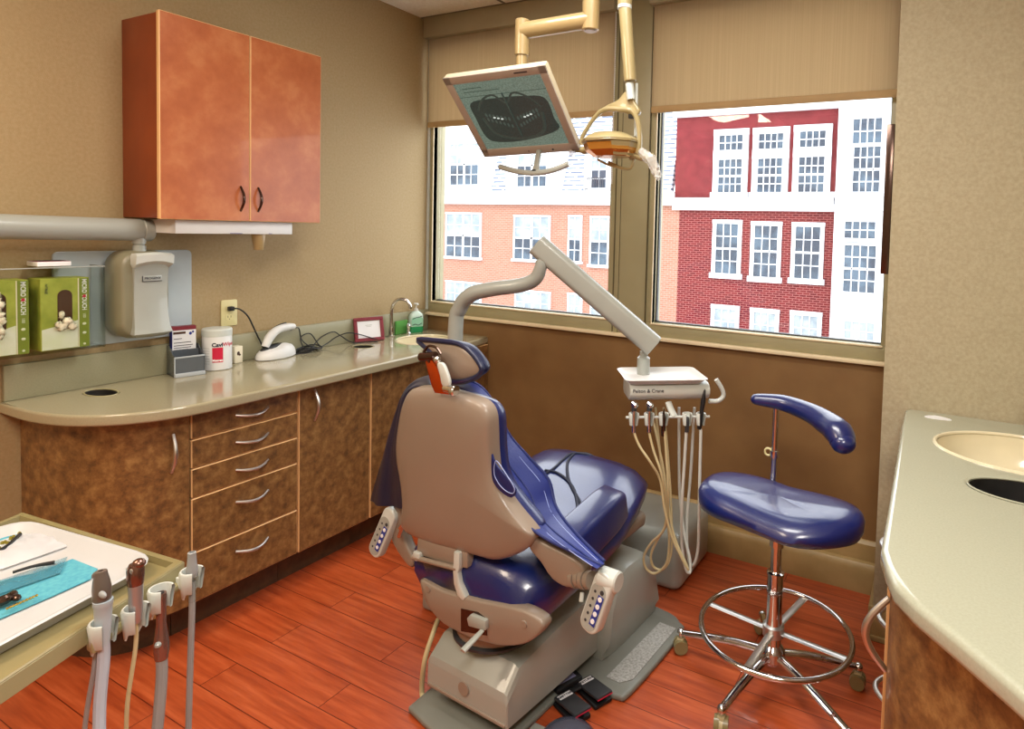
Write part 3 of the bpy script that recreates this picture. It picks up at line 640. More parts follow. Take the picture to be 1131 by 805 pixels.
for k in range(7): wraplabel(b,c0,.0563,A-1.25,A-.62,z+.03+.011*k,z+.0314+.011*k,5)
obj('small_print',b,'greyp',cb)
# outlet
t=thing('wall_outlet','ivory wall outlet with a black plug above the wipes canister','outlet',(.003,-1.222,1.14))
b=NB(); prism(b,[(.0005,p[0],p[1]) for p in rrect(.072,.118,.006,4,(-1.222,1.137))],(.006,0,0),.002,2); pl_=obj('face_plate',b,'ivory',t)
for dz in (.02,-.02):
    b=NB(); prism(b,[(.0065,p[0],p[1]) for p in rrect(.034,.030,.01,4,(-1.222,1.137+dz))],(.0015,0,0)); s_=obj('socket',b,'ivory',t)
    b=NB(); box(b,(.0078,-1.230,1.137+dz-.002),(.0084,-1.228,1.137+dz+.008)); box(b,(.0078,-1.217,1.137+dz-.002),(.0084,-1.215,1.137+dz+.008)); cyl(b,(.0078,-1.222,1.137+dz-.008),(.0084,-1.222,1.137+dz-.008),.002,seg=8); obj('slots',b,'black',s_)
t=thing('beige_dispenser','small cream box with a dark mark between the canister and the white dock','small box',(.04,-1.19,z))
b=NB(); box(b,(.012,-1.225,z+.0005),(.052,-1.188,z+.078),.004); s_=obj('carton',b,'latex',t)
b=NB(); ball(b,(.0523,-1.209,z+.045),.008,(.08,.8,1.2),10); ball(b,(.0523,-1.203,z+.038),.005,(.08,1,1),10); obj('dark_mark',b,'bronze',s_)
# curing light / scanner in dock
dk=V((.068,-1.045,z))
t=thing('handheld_scanner_dock','white oval charging dock with a white handpiece beside coiled cable','charging dock',dk)
fr=Frame(dk,8).m@Matrix.Diagonal((1.1,1.22,1.1,1))
b=NB(); P=[(.052*math.cos(a),.088*math.sin(a)*(1 if math.sin(a)>0 else .9),0) for a in [2*math.pi*i/36 for i in range(36)]]
rings=[]
for s,h in ((.9,0),(1,.004),(1,.016),(.94,.03),(.80,.043),(.55,.050),(.25,.052)):
    rings.append([(p[0]*s,p[1]*s+.008*(1-s),h*(1+.12*math.sin(p[1]*20))) for p in P])
loft(b,rings); fixn(b); obj('base',b,'white',t,frame=fr)
b=NB(); ball(b,(-.004,-.012,.047),.03,(.62,1.7,.42),20,M4=Matrix.Rotation(.15,4,'X')); obj('cradle',b,'black',t,frame=fr)
t=thing('handheld_scanner','white curved handpiece leaning up out of the oval dock','handpiece',dk+V((0,0,.05)))
b=NB(); tube(b,[(-.0,-.045,.055),(-.0,-.022,.095),(-.0,.010,.118),(-.0,.055,.125),(-.0,.088,.122)],[.014,.018,.017,.0165,.013],16,n=6); obj('body',b,'white',t,frame=fr)
b=NB(); tube(b,[(-.012,-.035,.075),(-.012,-.008,.116),(-.012,.03,.134),(-.012,.06,.139)],.006,8); obj('back_strip',b,'black',t,frame=fr)
t=thing('power_cord','black cord running from the outlet plug and coiling on the worktop','cord',(.03,-1.1,z))
b=NB(); box(b,(.0085,-1.234,1.147),(.03,-1.210,1.167),.004); tube(b,[(.028,-1.222,1.157),(.045,-1.20,1.155),(.05,-1.165,1.12),(.04,-1.13,1.06),(.035,-1.10,1.0),(.03,-1.06,z+.03),(.035,-.98,z+.006),(.05,-.94,z+.006)],.0035,8); obj('lead_with_plug',b,'black',t)
b=NB()
for k in range(4):
    pts=[(.065+.035*math.cos(a)*(1+.1*k),-.885+.055*math.sin(a)+.01*k,z+.006+.004*k+.006*math.sin(a*2+k)) for a in [2*math.pi*i/12 for i in range(12)]]
    tube(b,pts,.0033,8,n=4,closed=True)
obj('coil',b,'black',t)
b=NB(); tube(b,[(.03,-.94,z+.115),(.035,-.90,z+.12),(.03,-.88,z+.06),(.04,-.84,z+.02),(.05,-.80,z+.008),(.04,-.74,z+.02),(.035,-.68,z+.045),(.05,-.62,z+.06),(.07,-.56,z+.045),(.09,-.50,z+.02),(.10,-.45,z+.004)],.0028,8)
tube(b,[(.10,-.88,z+.004),(.06,-.83,z+.03),(.04,-.77,z+.06),(.035,-.70,z+.075),(.04,-.66,z+.05),(.06,-.60,z+.006),(.10,-.54,z+.005),(.14,-.50,z+.004)],.0028,8); tube(b,[(.09,-.90,z+.006),(.05,-.90,z+.07),(.04,-.84,z+.085),(.045,-.80,z+.03),(.05,-.78,z+.006)],.0028,8); obj('loose_loops',b,'black',t)
# picture frame
fr=Frame((.075,-.50,z),-20)
t=thing('picture_frame','dark red picture frame with a blank white card leaning by the sink','picture frame',(.045,-.475,z),-14)
tl=fr.m@Matrix.Rotation(math.radians(-14),4,'Y')@Matrix.Diagonal((1,1.12,1.12,1))
b=NB(); w2,h2,bw=.0725,.118,.017
for a,c in (((0,-w2,0),(.014,w2,bw)),((0,-w2,h2-bw),(.014,w2,h2)),((0,-w2,bw),(.014,-w2+bw,h2-bw)),((0,w2-bw,bw),(.014,w2,h2-bw))): box(b,a,c,.003,1)
obj('frame',b,'pinkred',t,frame=tl)
b=NB(); box(b,(.003,-w2+bw,bw),(.006,w2-bw,h2-bw)); cd_=obj('card',b,'paper',t,frame=tl)
b=NB(); box(b,(.0061,-.016,.078),(.0065,.016,.080)); box(b,(.0061,-.012,.072),(.0065,.012,.0735)); obj('print',b,'greyp',cd_,frame=tl)
b=NB(); prism(b,[(-.045,-.02,.010),(-.045,.02,.010),(0,.02,.09),(0,-.02,.09)],(.002,0,0)); obj('easel_leg',b,'pinkred',t,frame=tl)
# faucet
t=thing('gooseneck_faucet','chrome gooseneck faucet at the left sink','faucet',(.07,-.31,z))
f0=V((.055,-.33,z)); b=NB(); tube(b,[f0,f0+V((0,0,.10)),f0+V((0.003,.002,.17)),f0+V((.03,.015,.215)),f0+V((.075,.035,.215)),f0+V((.098,.045,.185)),f0+V((.10,.046,.165))],.0095,14); obj('spout',b,'chrome',t)
b=NB(); lathe(b,[(.0,0),(.024,0),(.024,.006),(.014,.012),(.013,.05),(.011,.06)],f0); obj('base',b,'chrome',t)
h0=V((.06,-.205,z)); b=NB(); lathe(b,[(0,0),(.018,0),(.018,.005),(.012,.012),(.012,.04),(.015,.05),(.010,.06),(0,.062)],h0); tube(b,[h0+V((0,0,.052)),h0+V((.02,-.02,.066)),h0+V((.03,-.035,.062))],[.006,.005,.004],8); obj('lever_handle',b,'chrome',t)
# soap
t=thing('soap_dispenser','clear pump bottle of green hand soap behind the left sink','soap bottle',(.045,-.125,z))
s0=V((.045,-.13,z)); tf=Frame(s0,-25).m
b=NB(); rings=[[(p[0]*s,p[1]*s,h) for p in rrect(.048,.085,.02,4)] for s,h in ((.92,.0005),(1,.006),(1,.05),(1,.095),(.9,.11),(.55,.122),(.3,.13))]; loft(b,rings); fixn(b)
bo=obj('bottle',b,mat('clear soft green gel',(206,226,214),.12,coat=.5,c2=(196,220,208)),t,frame=tf)
b=NB(); rings=[[(p[0]*s,p[1]*s,h) for p in rrect(.0495,.0865,.02,4)] for s,h in ((.92,.0),(1,.006),(1,.03),(1,.036))]; loft(b,rings); fixn(b); obj('green_band',b,mat('bright green gel',(40,150,92),.2,coat=.4),bo,frame=tf)
b=NB(); prism(b,[(.0246,p[0],p[1]+.065) for p in rrect(.07,.055,.015,4)],(.0008,0,0)); lb_=obj('label_sticker',b,mat('mint label',(150,206,176),.4),bo,frame=tf)
b=NB(); tube(b,[(.0258,-.028,.083),(.0258,-.01,.09),(.0258,.01,.093),(.0258,.028,.098)],.002,6); tube(b,[(.0258,-.03,.045),(.0258,-.012,.052),(.0258,.005,.045),(.0258,.028,.056)],.002,6); obj('label_print',b,'ink',lb_,frame=tf)
b=NB(); cyl(b,(0,0,.128),(0,0,.142),.013); cyl(b,(0,0,.14),(0,0,.168),.004); box(b,(-.008,-.006,.166),(.03,.006,.174),.002); box(b,(-.010,-.012,.168),(.010,.012,.176),.003); obj('pump',b,'white',t,frame=tf)
t=thing('cleaning_sponge','green scouring pad standing between faucet and soap bottle','scouring pad',(.03,-.25,z))
b=NB(); box(b,(.022,-.275,z+.0005),(.036,-.185,z+.08),.004); obj('pad',b,mat('green scouring pad',(84,150,66),.8,bump=.6),t)
# ================================================================== DENTAL CHAIR  (local frame, +y toward the feet)
CF=Frame((1.62,-1.0,0),-4); cm=CF.m
ch=thing('dental_chair','blue upholstered dental chair with taupe back shell and grey base in mid room','dental chair',(1.62,-1.0,0),-4)
# floor plate
b=NB()
pl0=[(-.14,-.52),(.12,-.55),(.19,-.50),(.205,-.2),(.24,-.13),(.36,-.11),(.395,-.06),(.40,.30),(.37,.36),(.25,.40),(-.25,.40),(-.34,.34),(-.36,0),(-.30,-.12),(-.19,-.2),(-.17,-.48)]
pts=cat([(x,y,.001) for x,y in pl0],4,True); prism(b,pts,(0,0,.022),.007,2); obj('floor_plate',b,'plate',ch,frame=cm,sharp=50)
b=NB(); prism(b,[(.292,-.06,.0235),(.345,-.06,.0235),(.375,-.02,.0235),(.375,.31,.0235),(.305,.31,.0235)],(0,0,.0025)); obj('tread_strip',b,'tread',ch,frame=cm)
# rear pump housing
b=NB(); sec=lambda y,zt,w0,w1,r:[(-w0,y,.024),(w0,y,.024),(w0+.004,y,.05),(w1+.035,y,zt-r),(w1+.035-r*.4,y,zt-r*.3),(w1+.03-r,y,zt),(-w1+r,y,zt),(-w1+r*.4,y,zt-r*.3),(-w1,y,zt-r),(-w0,y,.05)]
loft(b,[sec(.0,.12,.235,.23,.03),sec(.03,.235,.24,.225,.035),sec(.065,.295,.245,.225,.04),sec(.14,.325,.25,.235,.04),sec(.26,.315,.25,.235,.045),sec(.33,.27,.25,.23,.05),sec(.365,.12,.25,.235,.04)]); fixn(b)
hs=obj('pump_housing',b,'greyp',ch,frame=cm,sharp=35)
text('emblem','Spirit',.036,XM((.2445,.235,.145),(0,1,.18),(-.05,-.18,1)),'dark',hs,frame=cm)
# lift arm cover (long sloping box towards the back)
b=NB(); S=lambda y,zb,zt,a,c,r=.03:[(a,y,zb),(c,y,zb),(c,y,zt-r),(c-r*.3,y,zt-r*.3),(c-r,y,zt),(a+r,y,zt),(a+r*.3,y,zt-r*.3),(a,y,zt-r)]
loft(b,[S(-.475,.085,.165,-.125,.205,.014),S(-.470,.082,.185,-.128,.208,.02),S(-.415,.078,.240,-.125,.208,.028),S(-.25,.07,.262,-.12,.212,.03),S(-.05,.06,.275,-.12,.215,.03),S(.10,.05,.28,-.12,.215,.03)]); fixn(b); lc=obj('lift_arm_cover',b,'greyp',ch,frame=cm,sharp=24)
b=NB(); cyl(b,(.035,-.470,.140),(.035,-.480,.140),.022,.021,24); obj('round_cap',b,'beige',lc,frame=cm)
b=NB(); box(b,(-.123,-.4795,.086),(.203,-.470,.097),.003); obj('lower_lip',b,'beige',lc,frame=cm)
b=NB(); loft(b,[S(-.42,.03,.08,-.08,.16,.01),S(.0,.03,.08,-.08,.16,.01)]); fixn(b); obj('under_frame',b,'dark',ch,frame=cm)
# swivel neck under seat
b=NB(); lathe(b,[(.125,0),(.13,.02),(.125,.04),(.115,.06),(.115,.20)],(.03,-.33,.262),seg=36); obj('swivel_neck',b,'beige',ch,frame=cm)
b=NB(); lathe(b,[(.138,0),(.138,.008),(.125,.012)],(.03,-.33,.256),seg=40); obj('neck_ring',b,'dark',ch,frame=cm)
# seat frame
b=NB(); box(b,(-.20,-.36,.40),(.24,.30,.46),.02,3); obj('seat_frame',b,'beige',ch,frame=cm)
# rear U bracket, traced in its own vertical plane
Yb=-.485
q=lambda u,v,y=Yb:CF.at(u,v,'y',y)
o_=[(463,641),(470,643),(485,651),(500,656),(530,664),(560,670),(583,677),(600,690),(592,704),(575,713),(553,714),(535,710),(520,706),(508,700),(490,690),(476,676),(467,660)]
hole=[(509,672),(528,676),(537,683),(538,702),(509,697)]
b=NB(); prism(b,cat([q(*p) for p in o_],3,True),(0,.045,0),.008,2); ub=obj('rear_bracket',b,'beige',ch,frame=cm,sharp=50)
b=NB(); prism(b,[q(u,v,Yb-.001) for u,v in hole],(0,.006,0),.0); obj('bracket_recess',b,'bronze',ub,frame=cm)
b=NB()
for u,v in ((473,650),(579,689)):
    p=q(u,v,Yb); cyl(b,p+V((0,.002,0)),p-V((0,.004,0)),.011,.010,20)
obj('screw_cap',b,'beige',ub,frame=cm)
b=NB(); p0=q(530,684,Yb+.0); prism(b,[q(*p,Yb-.014) for p in ((515,683),(519,679),(536,686),(536,697),(517,692))],(0,.02,0),.004); obj('latch_block',b,'greyp',ub,frame=cm)
b=NB(); a0=q(533,696,Yb-.01); a1=q(511,719,Yb-.085); tube(b,[a0,(a0+a1)/2,a1],[.008,.010,.011],10,flat=.55,up=(0,0,1)); obj('release_lever',b,'greyp',ub,frame=cm)
# seat cushion --------------------------------------------------------------
def seat_section(y,zt,zb,xl,xr,crown=.02):
    n=9; c=(xl+xr)/2; h=(xr-xl)/2; o=[]
    top=[(c+h*math.sin(t)*1.0 if abs(t)<1.3 else c+h*math.sin(t), zt-.055*(abs(math.sin(t))**6)-crown*(math.sin(t)**2)*.4) for t in [-math.pi/2+math.pi*i/n for i in range(n+1)]]
    for x,z in top: o.append((x,y,z))
    o+= [(xr-.004,y,zb+.03),(xr-.03,y,zb),(xl+.03,y,zb),(xl+.004,y,zb+.03)]
    return o
b=NB()
secs=[(-.47,.50,.40,-.20,.23),(-.44,.55,.38,-.235,.26),(-.38,.56,.37,-.26,.28),(-.20,.548,.40,-.29,.30),(.0,.565,.43,-.31,.30),(.15,.60,.46,-.325,.275),(.28,.615,.48,-.335,.24),(.345,.605,.49,-.335,.215),(.375,.57,.51,-.32,.195)]
loft(b,[seat_section(*s) for s in secs]); fixn(b); bmesh.ops.subdivide_edges(b,edges=[],cuts=0)
sc_=obj('seat_cushion',b,'blue',ch,frame=cm,sharp=60)
# seams: raised dark piping curves on the seat, shot down onto the cushion
dg=bpy.context.evaluated_depsgraph_get()
from mathutils.bvhtree import BVHTree
def on_surface(o,pts,lift=.001):
    """drop points on the surface of the object along the view-independent vertical"""
    bv=BVHTree.FromObject(o,bpy.context.evaluated_depsgraph_get()); out=[]
    for p in pts:
        h=bv.ray_cast(V((p[0],p[1],2)),V((0,0,-1)))
        if h[0] is not None: out.append(h[0]+V((0,0,lift)))
    return out
def seam(pix,z,r=.0062,name='seam'):
    pts=[CF.at(u,v,'z',z) for u,v in pix]; pts=on_surface(sc_,cat(pts,4)); b=NB()
    if len(pts)>2: tube(b,pts,r,8,smooth=False); obj(name,b,'piping',sc_,frame=cm)
seam([(600,521),(612,517),(622,510),(634,504),(648,503),(664,504)],.60)
seam([(602,523),(614,526),(625,532),(634,541),(638,553),(637,566),(631,580),(628,588)],.58)
seam([(634,508),(627,515),(627,527),(633,538),(641,548),(643,560),(640,574),(634,585)],.59)
# right arm pad (blue) standing beside the seat
b=NB(); P=[CF.at(670,540,'x',.20),CF.at(694,549,'x',.30),CF.at(664,622,'x',.36),CF.at(634,586,'x',.23)]
A_=[(.205,-.02,.60),(.285,-.02,.585),(.295,-.02,.50),(.20,-.02,.50)]
loft(b,[[(.20,-.34,.595),(.30,-.34,.59),(.315,-.34,.50),(.20,-.34,.50)],[(.20,-.20,.625),(.305,-.20,.615),(.32,-.20,.50),(.20,-.20,.50)],[(.19,-.02,.645),(.295,-.02,.635),(.31,-.02,.52),(.20,-.02,.52)],[(.185,.06,.64),(.285,.06,.63),(.30,.06,.54),(.20,.06,.54)]]); fixn(b)
bmesh.ops.bevel(b,geom=list(b.edges),offset=.018,segments=4,affect='EDGES',profile=.5); obj('arm_pad',b,'blue',ch,frame=cm,sharp=60)
b=NB(); box(b,(-.37,-.30,.50),(-.29,.02,.60),.02,4); obj('arm_pad',b,'blue',ch,frame=cm,sharp=60)
# back shell ----------------------------------------------------------------
Ys_=-.50
def yb(z): return -.515+.10*(1.03-z)
sh=[(448,437),(455,430),(470,429),(495,433),(519,440),(533,447),(540,458),(542,474),(543,500),(546,525),(554,545),(568,565),(583,583),(589,592),(586,601),(578,609),(562,616),(545,619),(522,613),(500,607),(480,602),(461,595),(448,588),(442,578),(444,560),(442,534),(438,510),(437,489),(440,465),(443,450)]
def shellpt(u,v):
    p=CF.at(u,v,'y',-.50)
    for _ in range(6): p=CF.at(u,v,'y',yb(p.z))
    return p
SP=[shellpt(u,v) for u,v in sh]; so_=cat(SP,3,True)
b=NB(); pillow(b,so_,(0,-1,-.10),[(0.0,-.035),(0.0,-.006),(.003,0),((.965,),.006),((.92,),.011),((.8,),.017),((.6,),.021),((.35,),.023),((.1,),.024)]); bs=obj('back_shell',b,'beige',ch,frame=cm,sharp=55)
# upholstered front of the back
b=NB(); fo=[p+V((0,.036,0)) for p in so_]; pillow(b,fo,(0,1,.10),[((.96,),0),((.97,),.02),((.95,),.04),((.85,),.055),((.5,),.06),((.1,),.06)]); obj('back_cushion',b,'blue',ch,frame=cm,sharp=60)
# lower connector
y2=-.475
b=NB(); prism(b,[CF.at(u,v,'y',y2) for u,v in ((461,594),(516,610),(516,628),(503,626),(460,612))],(0,.03,0),.004); obj('connector_plate',b,'beige',ch,frame=cm)
b=NB(); cyl(b,CF.at(456,615,'y',y2-.005),CF.at(505,628,'y',y2-.005),.008); obj('hinge_bar',b,'beige',ch,frame=cm)
b=NB(); prism(b,[CF.at(u,v,'y',y2+.005) for u,v in ((466,620),(503,630),(504,640),(514,662),(512,668),(485,658),(472,643))],(0,.03,0),.004); obj('lower_plate',b,'beige',ch,frame=cm)
b=NB(); prism(b,[CF.at(u,v,'y',y2-.012) for u,v in ((501,609),(507,611),(507,628),(505,633),(507,645),(514,660),(511,664),(505,658),(501,645),(500,632))],(0,.02,0),.003); obj('hinge_strut',b,'offw',ch,frame=cm)
b=NB(); prism(b,[CF.at(u,v,'y',y2-.012) for u,v in ((456,609),(463,612),(463,620),(458,620),(455,614))],(0,.02,0),.003); obj('hinge_strut',b,'offw',ch,frame=cm)
# right arm bracket + joint + control pad
b=NB(); pr_=[CF.at(u,v,'y',-.46) for u,v in ((586,592),(600,600),(620,610),(640,622),(645,634),(640,646),(625,650),(608,640),(596,622),(583,606))]
prism(b,cat(pr_,3,True),(0,.045,0),.012,3); obj('arm_bracket',b,'beige',ch,frame=cm,sharp=55)
j0=CF.at(634,638,'y',-.44); j1=CF.at(655,641,'y',-.455)
b=NB(); 
for k in range(4): cyl(b,j0.lerp(j1,k/4),j0.lerp(j1,(k+.8)/4),.026-.002*(k%2))
obj('ribbed_joint',b,'beige',ch,frame=cm)
def control(c,up,nrm,L,Wd,th,label=None):
    """rounded control pad with a strip of buttons; c centre, up long axis, nrm face"""
    Mx=cm@XM(c,V(up).cross(V(nrm)),up)
    b=NB(); prism(b,[(x,y,-th/2) for x,y in rrect(Wd,L,Wd*.42,6)],(0,0,th),.006,3); cp=obj('control_pad',b,'offw',ch,frame=Mx,sharp=50)
    b=NB(); prism(b,[(x,y,th/2) for x,y in rrect(Wd*.78,L*.78,Wd*.36,6,(-.001,-L*.07))],(0,0,.0012)); obj('membrane',b,'greyp',cp,frame=Mx)
    b=NB(); box(b,(Wd*.03,-L*.34,th/2+.001),(Wd*.34,L*.16,th/2+.002)); obj('button_strip',b,'inkb',cp,frame=Mx)
    b=NB()
    for k in range(4): cyl(b,(Wd*.18,L*(.11-.125*k),th/2+.001),(Wd*.18,L*(.11-.125*k),th/2+.004),.0062,seg=14)
    obj('round_buttons',b,'paper',cp,frame=Mx)
    b=NB()
    for k in range(5): cyl(b,(-Wd*.18,L*(.17-.125*k),th/2+.001),(-Wd*.18,L*(.17-.125*k),th/2+.002),.004,seg=8)
    cyl(b,(Wd*.16,L*.22,th/2+.001),(Wd*.16,L*.22,th/2+.003),.006,seg=12); obj('grey_keys',b,'dark',cp,frame=Mx)
    return cp
ct_=CF.at(662,664,'y',-.47)
u1=CF.at(671,634,'y',-.47)-CF.at(654,692,'y',-.47)
control(ct_,u1+V((0,.02,0)),(-.05,-1,.35),u1.length*1.02,.062,.035)
b=NB(); p=CF.at(671,639,'y',-.455); cyl(b,p-V((.022,0,0)),p+V((.036,0,0)),.028,seg=28,bev=.004); obj('pad_pivot',b,'offw',ch,frame=cm)
b=NB(); p=CF.at(643,654,'y',-.45); tube(b,[p,p+V((.004,-.01,-.02))],.006,8,smooth=False); obj('small_lever',b,'offw',ch,frame=cm)
# left arm bracket and control pad
yl=-.40
c2=CF.at(425,587,'y',yl); u2=CF.at(434,563,'y',yl)-CF.at(418,611,'y',yl)
control(c2,u2+V((0,.02,0)),(.10,-1,.3),u2.length*1.0,.062,.032)
b=NB(); prism(b,cat([CF.at(u,v,'y',yl+.01) for u,v in ((431,560),(444,562),(443,584),(449,604),(456,618),(453,628),(441,614),(433,600),(428,585),(428,570))],3,True),(0,.04,0),.010,3); obj('arm_bracket',b,'beige',ch,frame=cm,sharp=55)
b=NB(); tube(b,[CF.at(441,592,'y',yl),CF.at(446,578,'y',yl-.02),CF.at(442,583,'y',yl-.02)],.008,8); obj('small_lever',b,'chrome',ch,frame=cm)
# headrest -------------------------------------------------------------------
yh=-.50
ho=[(462,375),(480,376),(500,378),(512,382),(522,391),(530,402),(532,409),(528,415),(520,419),(508,422),(498,421),(492,414),(487,402),(479,391),(468,382)]
hp=cat([CF.at(u,v,'y',yh) for u,v in ho],3,True)
b=NB(); pillow(b,[p+V((0,.004,0)) for p in hp],(0,-1,0),[(.004,-.012),(.004,0),((.9,),.004),((.6,),.010),((.3,),.012),((.1,),.012)]); hr=obj('headrest_shell',b,'beige',ch,frame=cm,sharp=60)
b=NB(); tube(b,[p for p in hp],.008,10,n=1,closed=True); obj('headrest_rim',b,'navy',hr,frame=cm)
b=NB(); pillow(b,[p+V((0,.012,0)) for p in hp],(0,1,0),[((.97,),0),((1.0,),.015),((.95,),.03),((.75,),.042),((.4,),.048),((.1,),.048)]); obj('headrest_pad',b,'navy',hr,frame=cm,sharp=60)
yk=-.545
g_=lambda u,v,y=yk:CF.at(u,v,'y',y)
b=NB(); prism(b,[g_(u,v) for u,v in ((469,397),(476,396),(484,408),(489,422),(496,436),(480,434),(476,425),(472,410))],(0,.008,0),.002); obj('head_bracket',b,'copper',ch,frame=cm)  # chrome bracket with the mirrored floor's orange painted in
b=NB(); cyl(b,g_(465,394),g_(481,393),.013,seg=18); cyl(b,g_(468,387),g_(474,400),.004); tube(b,[g_(466,394),g_(470,386),g_(474,382),g_(482,384),g_(487,391)],.004,8); obj('pivot_tube',b,'bronze',ch,frame=cm)
b=NB(); ball(b,g_(483,397),.012,seg=16); tube(b,[g_(483,397),g_(486,403),g_(489,412),g_(493,424),g_(499,431)],.007,8); cyl(b,g_(492,428),g_(504,431),.013); lathe(b,[(0,0),(.014,0),(.016,.004),(.016,.014),(.013,.018),(0,.018)],g_(499,431),(1,0,0)); obj('lock_knob',b,'chrome',ch,frame=cm)
b=NB(); prism(b,cat([g_(u,v,yk-.012) for u,v in ((482,402),(488,401),(493,411),(496,422),(494,427),(488,426),(485,414))],3,True),(0,.012,0),.004,2); obj('release_paddle',b,'offw',ch,frame=cm,sharp=60)
# hose from chair base across the floor
t=thing('floor_hose','tan hose looping down to the floor at the left of the chair base','hose',(1.35,-1.45,0))
b=NB(); hpz=[CF.at(484,684,'y',-.38),CF.at(478,700,'y',-.42),CF.at(469,730,'y',-.46)]; f0=[at(466,765,'z',.02),at(474,790,'z',.012),at(490,812,'z',.012),at(510,835,'z',.012)]
tube(b,[cm@p for p in hpz]+f0,.008,10); obj('hose',b,'tubecream',t)
# ================================================================== LEAD APRON over the chair back
def ribbon(bm,inner,outer,n=40,m=10,amp=.012,th=.008,freq=3.0,bulge=.03,dirv=(0,-1,0)):
    A=cat(inner,n//(len(inner)-1)); B=cat(outer,n//(len(outer)-1)); N=min(len(A),len(B)); d=V(dirv)
    def resamp(P,N):
        L=[0]
        for i in range(1,len(P)): L.append(L[-1]+(P[i]-P[i-1]).length)
        out=[];k=0
        for i in range(N):
            s=L[-1]*i/(N-1)
            while k<len(L)-2 and L[k+1]<s:k+=1
            f=(s-L[k])/max(L[k+1]-L[k],1e-9); out.append(P[k].lerp(P[k+1],f))
        return out
    A=resamp(A,N);B=resamp(B,N); G=[]
    for i in range(N):
        row=[]
        for j in range(m+1):
            s=j/m; w=math.sin(math.pi*s)
            p=A[i].lerp(B[i],s)+d*(bulge*w+amp*w*math.sin(freq*2*math.pi*s+i*.06)*min(1,i/6))
            row.append(p)
        G.append(row)
    f_=[[bm.verts.new(p) for p in r] for r in G]
    bk=[[bm.verts.new(p-d*th) for p in r] for r in G]
    for i in range(N-1):
        for j in range(m):
            bm.faces.new((f_[i][j],f_[i][j+1],f_[i+1][j+1],f_[i+1][j])); bm.faces.new((bk[i][j],bk[i+1][j],bk[i+1][j+1],bk[i][j+1]))
    for i in range(N-1):
        bm.faces.new((f_[i][0],f_[i+1][0],bk[i+1][0],bk[i][0])); bm.faces.new((f_[i][m],bk[i][m],bk[i+1][m],f_[i+1][m]))
    for j in range(m):
        bm.faces.new((f_[0][j],bk[0][j],bk[0][j+1],f_[0][j+1])); bm.faces.new((f_[N-1][j],f_[N-1][j+1],bk[N-1][j+1],bk[N-1][j]))
    fixn(bm); return G
ap=thing('x_ray_apron','royal blue protective apron draped over the back of the dental chair','apron',(1.62,-1.5,.9),-4)
g=lambda u,v,y:CF.at(u,v,'y',y)
b=NB()
inn=[g(470,434,-.485),g(492,437,-.49),g(516,442,-.49),(g(536,453,-.485)),g(542,475,-.48),g(543,505,-.475),g(551,538,-.47),g(572,568,-.465),g(600,592,-.47),g(640,612,-.475),g(666,624,-.475)]
out=[g(478,415,-.40),g(500,420,-.42),g(520,421,-.42),g(534,430,-.40),g(549,452,-.36),g(562,480,-.33),g(584,505,-.30),g(606,530,-.28),g(614,560,-.31),g(635,588,-.40),g(667,620,-.46)]
G1=ribbon(b,inn,out,60,14,.010,.008,1.6,.022); obj('apron_body',b,'apron',ap,frame=cm,sharp=70)
# binding along the free edges
b=NB(); tube(b,[r[-1] for r in G1][::3],.0045,8,n=2); tube(b,[r[0]-V((0,.004,0)) for r in G1][12::3],.004,8,n=2); tube(b,[r[9] +V((0,-.004,0)) for r in G1][16::3],.0028,6,n=2); obj('binding',b,'apront',ap,frame=cm)
b=NB(); tube(b,[r[7]+V((0,-.0035,0)) for r in G1][26::3],.0012,5,n=2); tube(b,[r[12]+V((0,-.0035,0)) for r in G1][20::3],.0012,5,n=2); obj('stitching',b,'stitch',ap,frame=cm)
# stiff collar facing with slot
b=NB(); prism(b,cat([g(u,v,-.495) for u,v in ((544,500),(549,512),(560,525),(571,540),(566,549),(553,541),(544,526))],3,True),(0,-.006,0),.002); fl=obj('flap',b,'apront',ap,frame=cm)
b=NB(); tube(b,[g(u,v,-.503) for u,v in ((548,509),(558,522),(568,539),(565,545),(554,538),(546,524))],.0014,6,closed=True); obj('stitching',b,'stitch',fl,frame=cm)
# left panel
b=NB()
inn=[g(478,428,-.485),g(462,427,-.48),g(449,434,-.47),g(443,455,-.46),g(439,490,-.455),g(443,530,-.45),g(446,562,-.45)]
out=[g(474,414,-.40),g(458,420,-.38),g(447,436,-.36),g(437,462,-.33),g(424,500,-.32),g(410,548,-.32),g(409,553,-.32)]
G2=ribbon(b,inn,out,40,10,.012,.008,1.4,.012); obj('left_panel',b,'navy',ap,frame=cm,sharp=70)
# ================================================================== PEDALS
def pedal(p0,deg,label,word,wd=.085,ln=.105):
    t=thing('foot_pedal',label,'foot pedal',(p0.x,p0.y,0),deg,'foot pedals beside the chair base')
    fm=Matrix.Translation(V((p0.x,p0.y,0)))@Matrix.Rotation(math.radians(deg),4,'Z')
    b=NB(); box(b,(-wd/2-.004,-ln/2,.001),(wd/2+.004,ln/2,.014),.004); obj('base',b,'black',t,frame=fm)
    rt=Matrix.Translation(V((0,0,.026)))@Matrix.Rotation(math.radians(-7),4,'X')
    b=NB(); box(b,(-wd/2,-ln/2-.006,0),(wd/2,ln/2,.011),.003); pd=obj('tread',b,'dark',t,frame=fm@rt)
    b=NB(); box(b,(-wd/2,-ln/2-.0072,.001),(wd/2,-ln/2-.0062,.004)); obj('red_line',b,'red',pd,frame=fm@rt)
    b=NB(); box(b,(-wd*.40,ln/2-.030,.0112),(wd*.40,ln/2-.008,.0118)); lb_=obj('label_plate',b,'paper',pd,frame=fm@rt)
    text('lettering',word,.0135,Matrix.Translation(V((0,ln/2-.019,.0119))),'ink',lb_,ext=.0002,bold=.0004,frame=fm@rt)
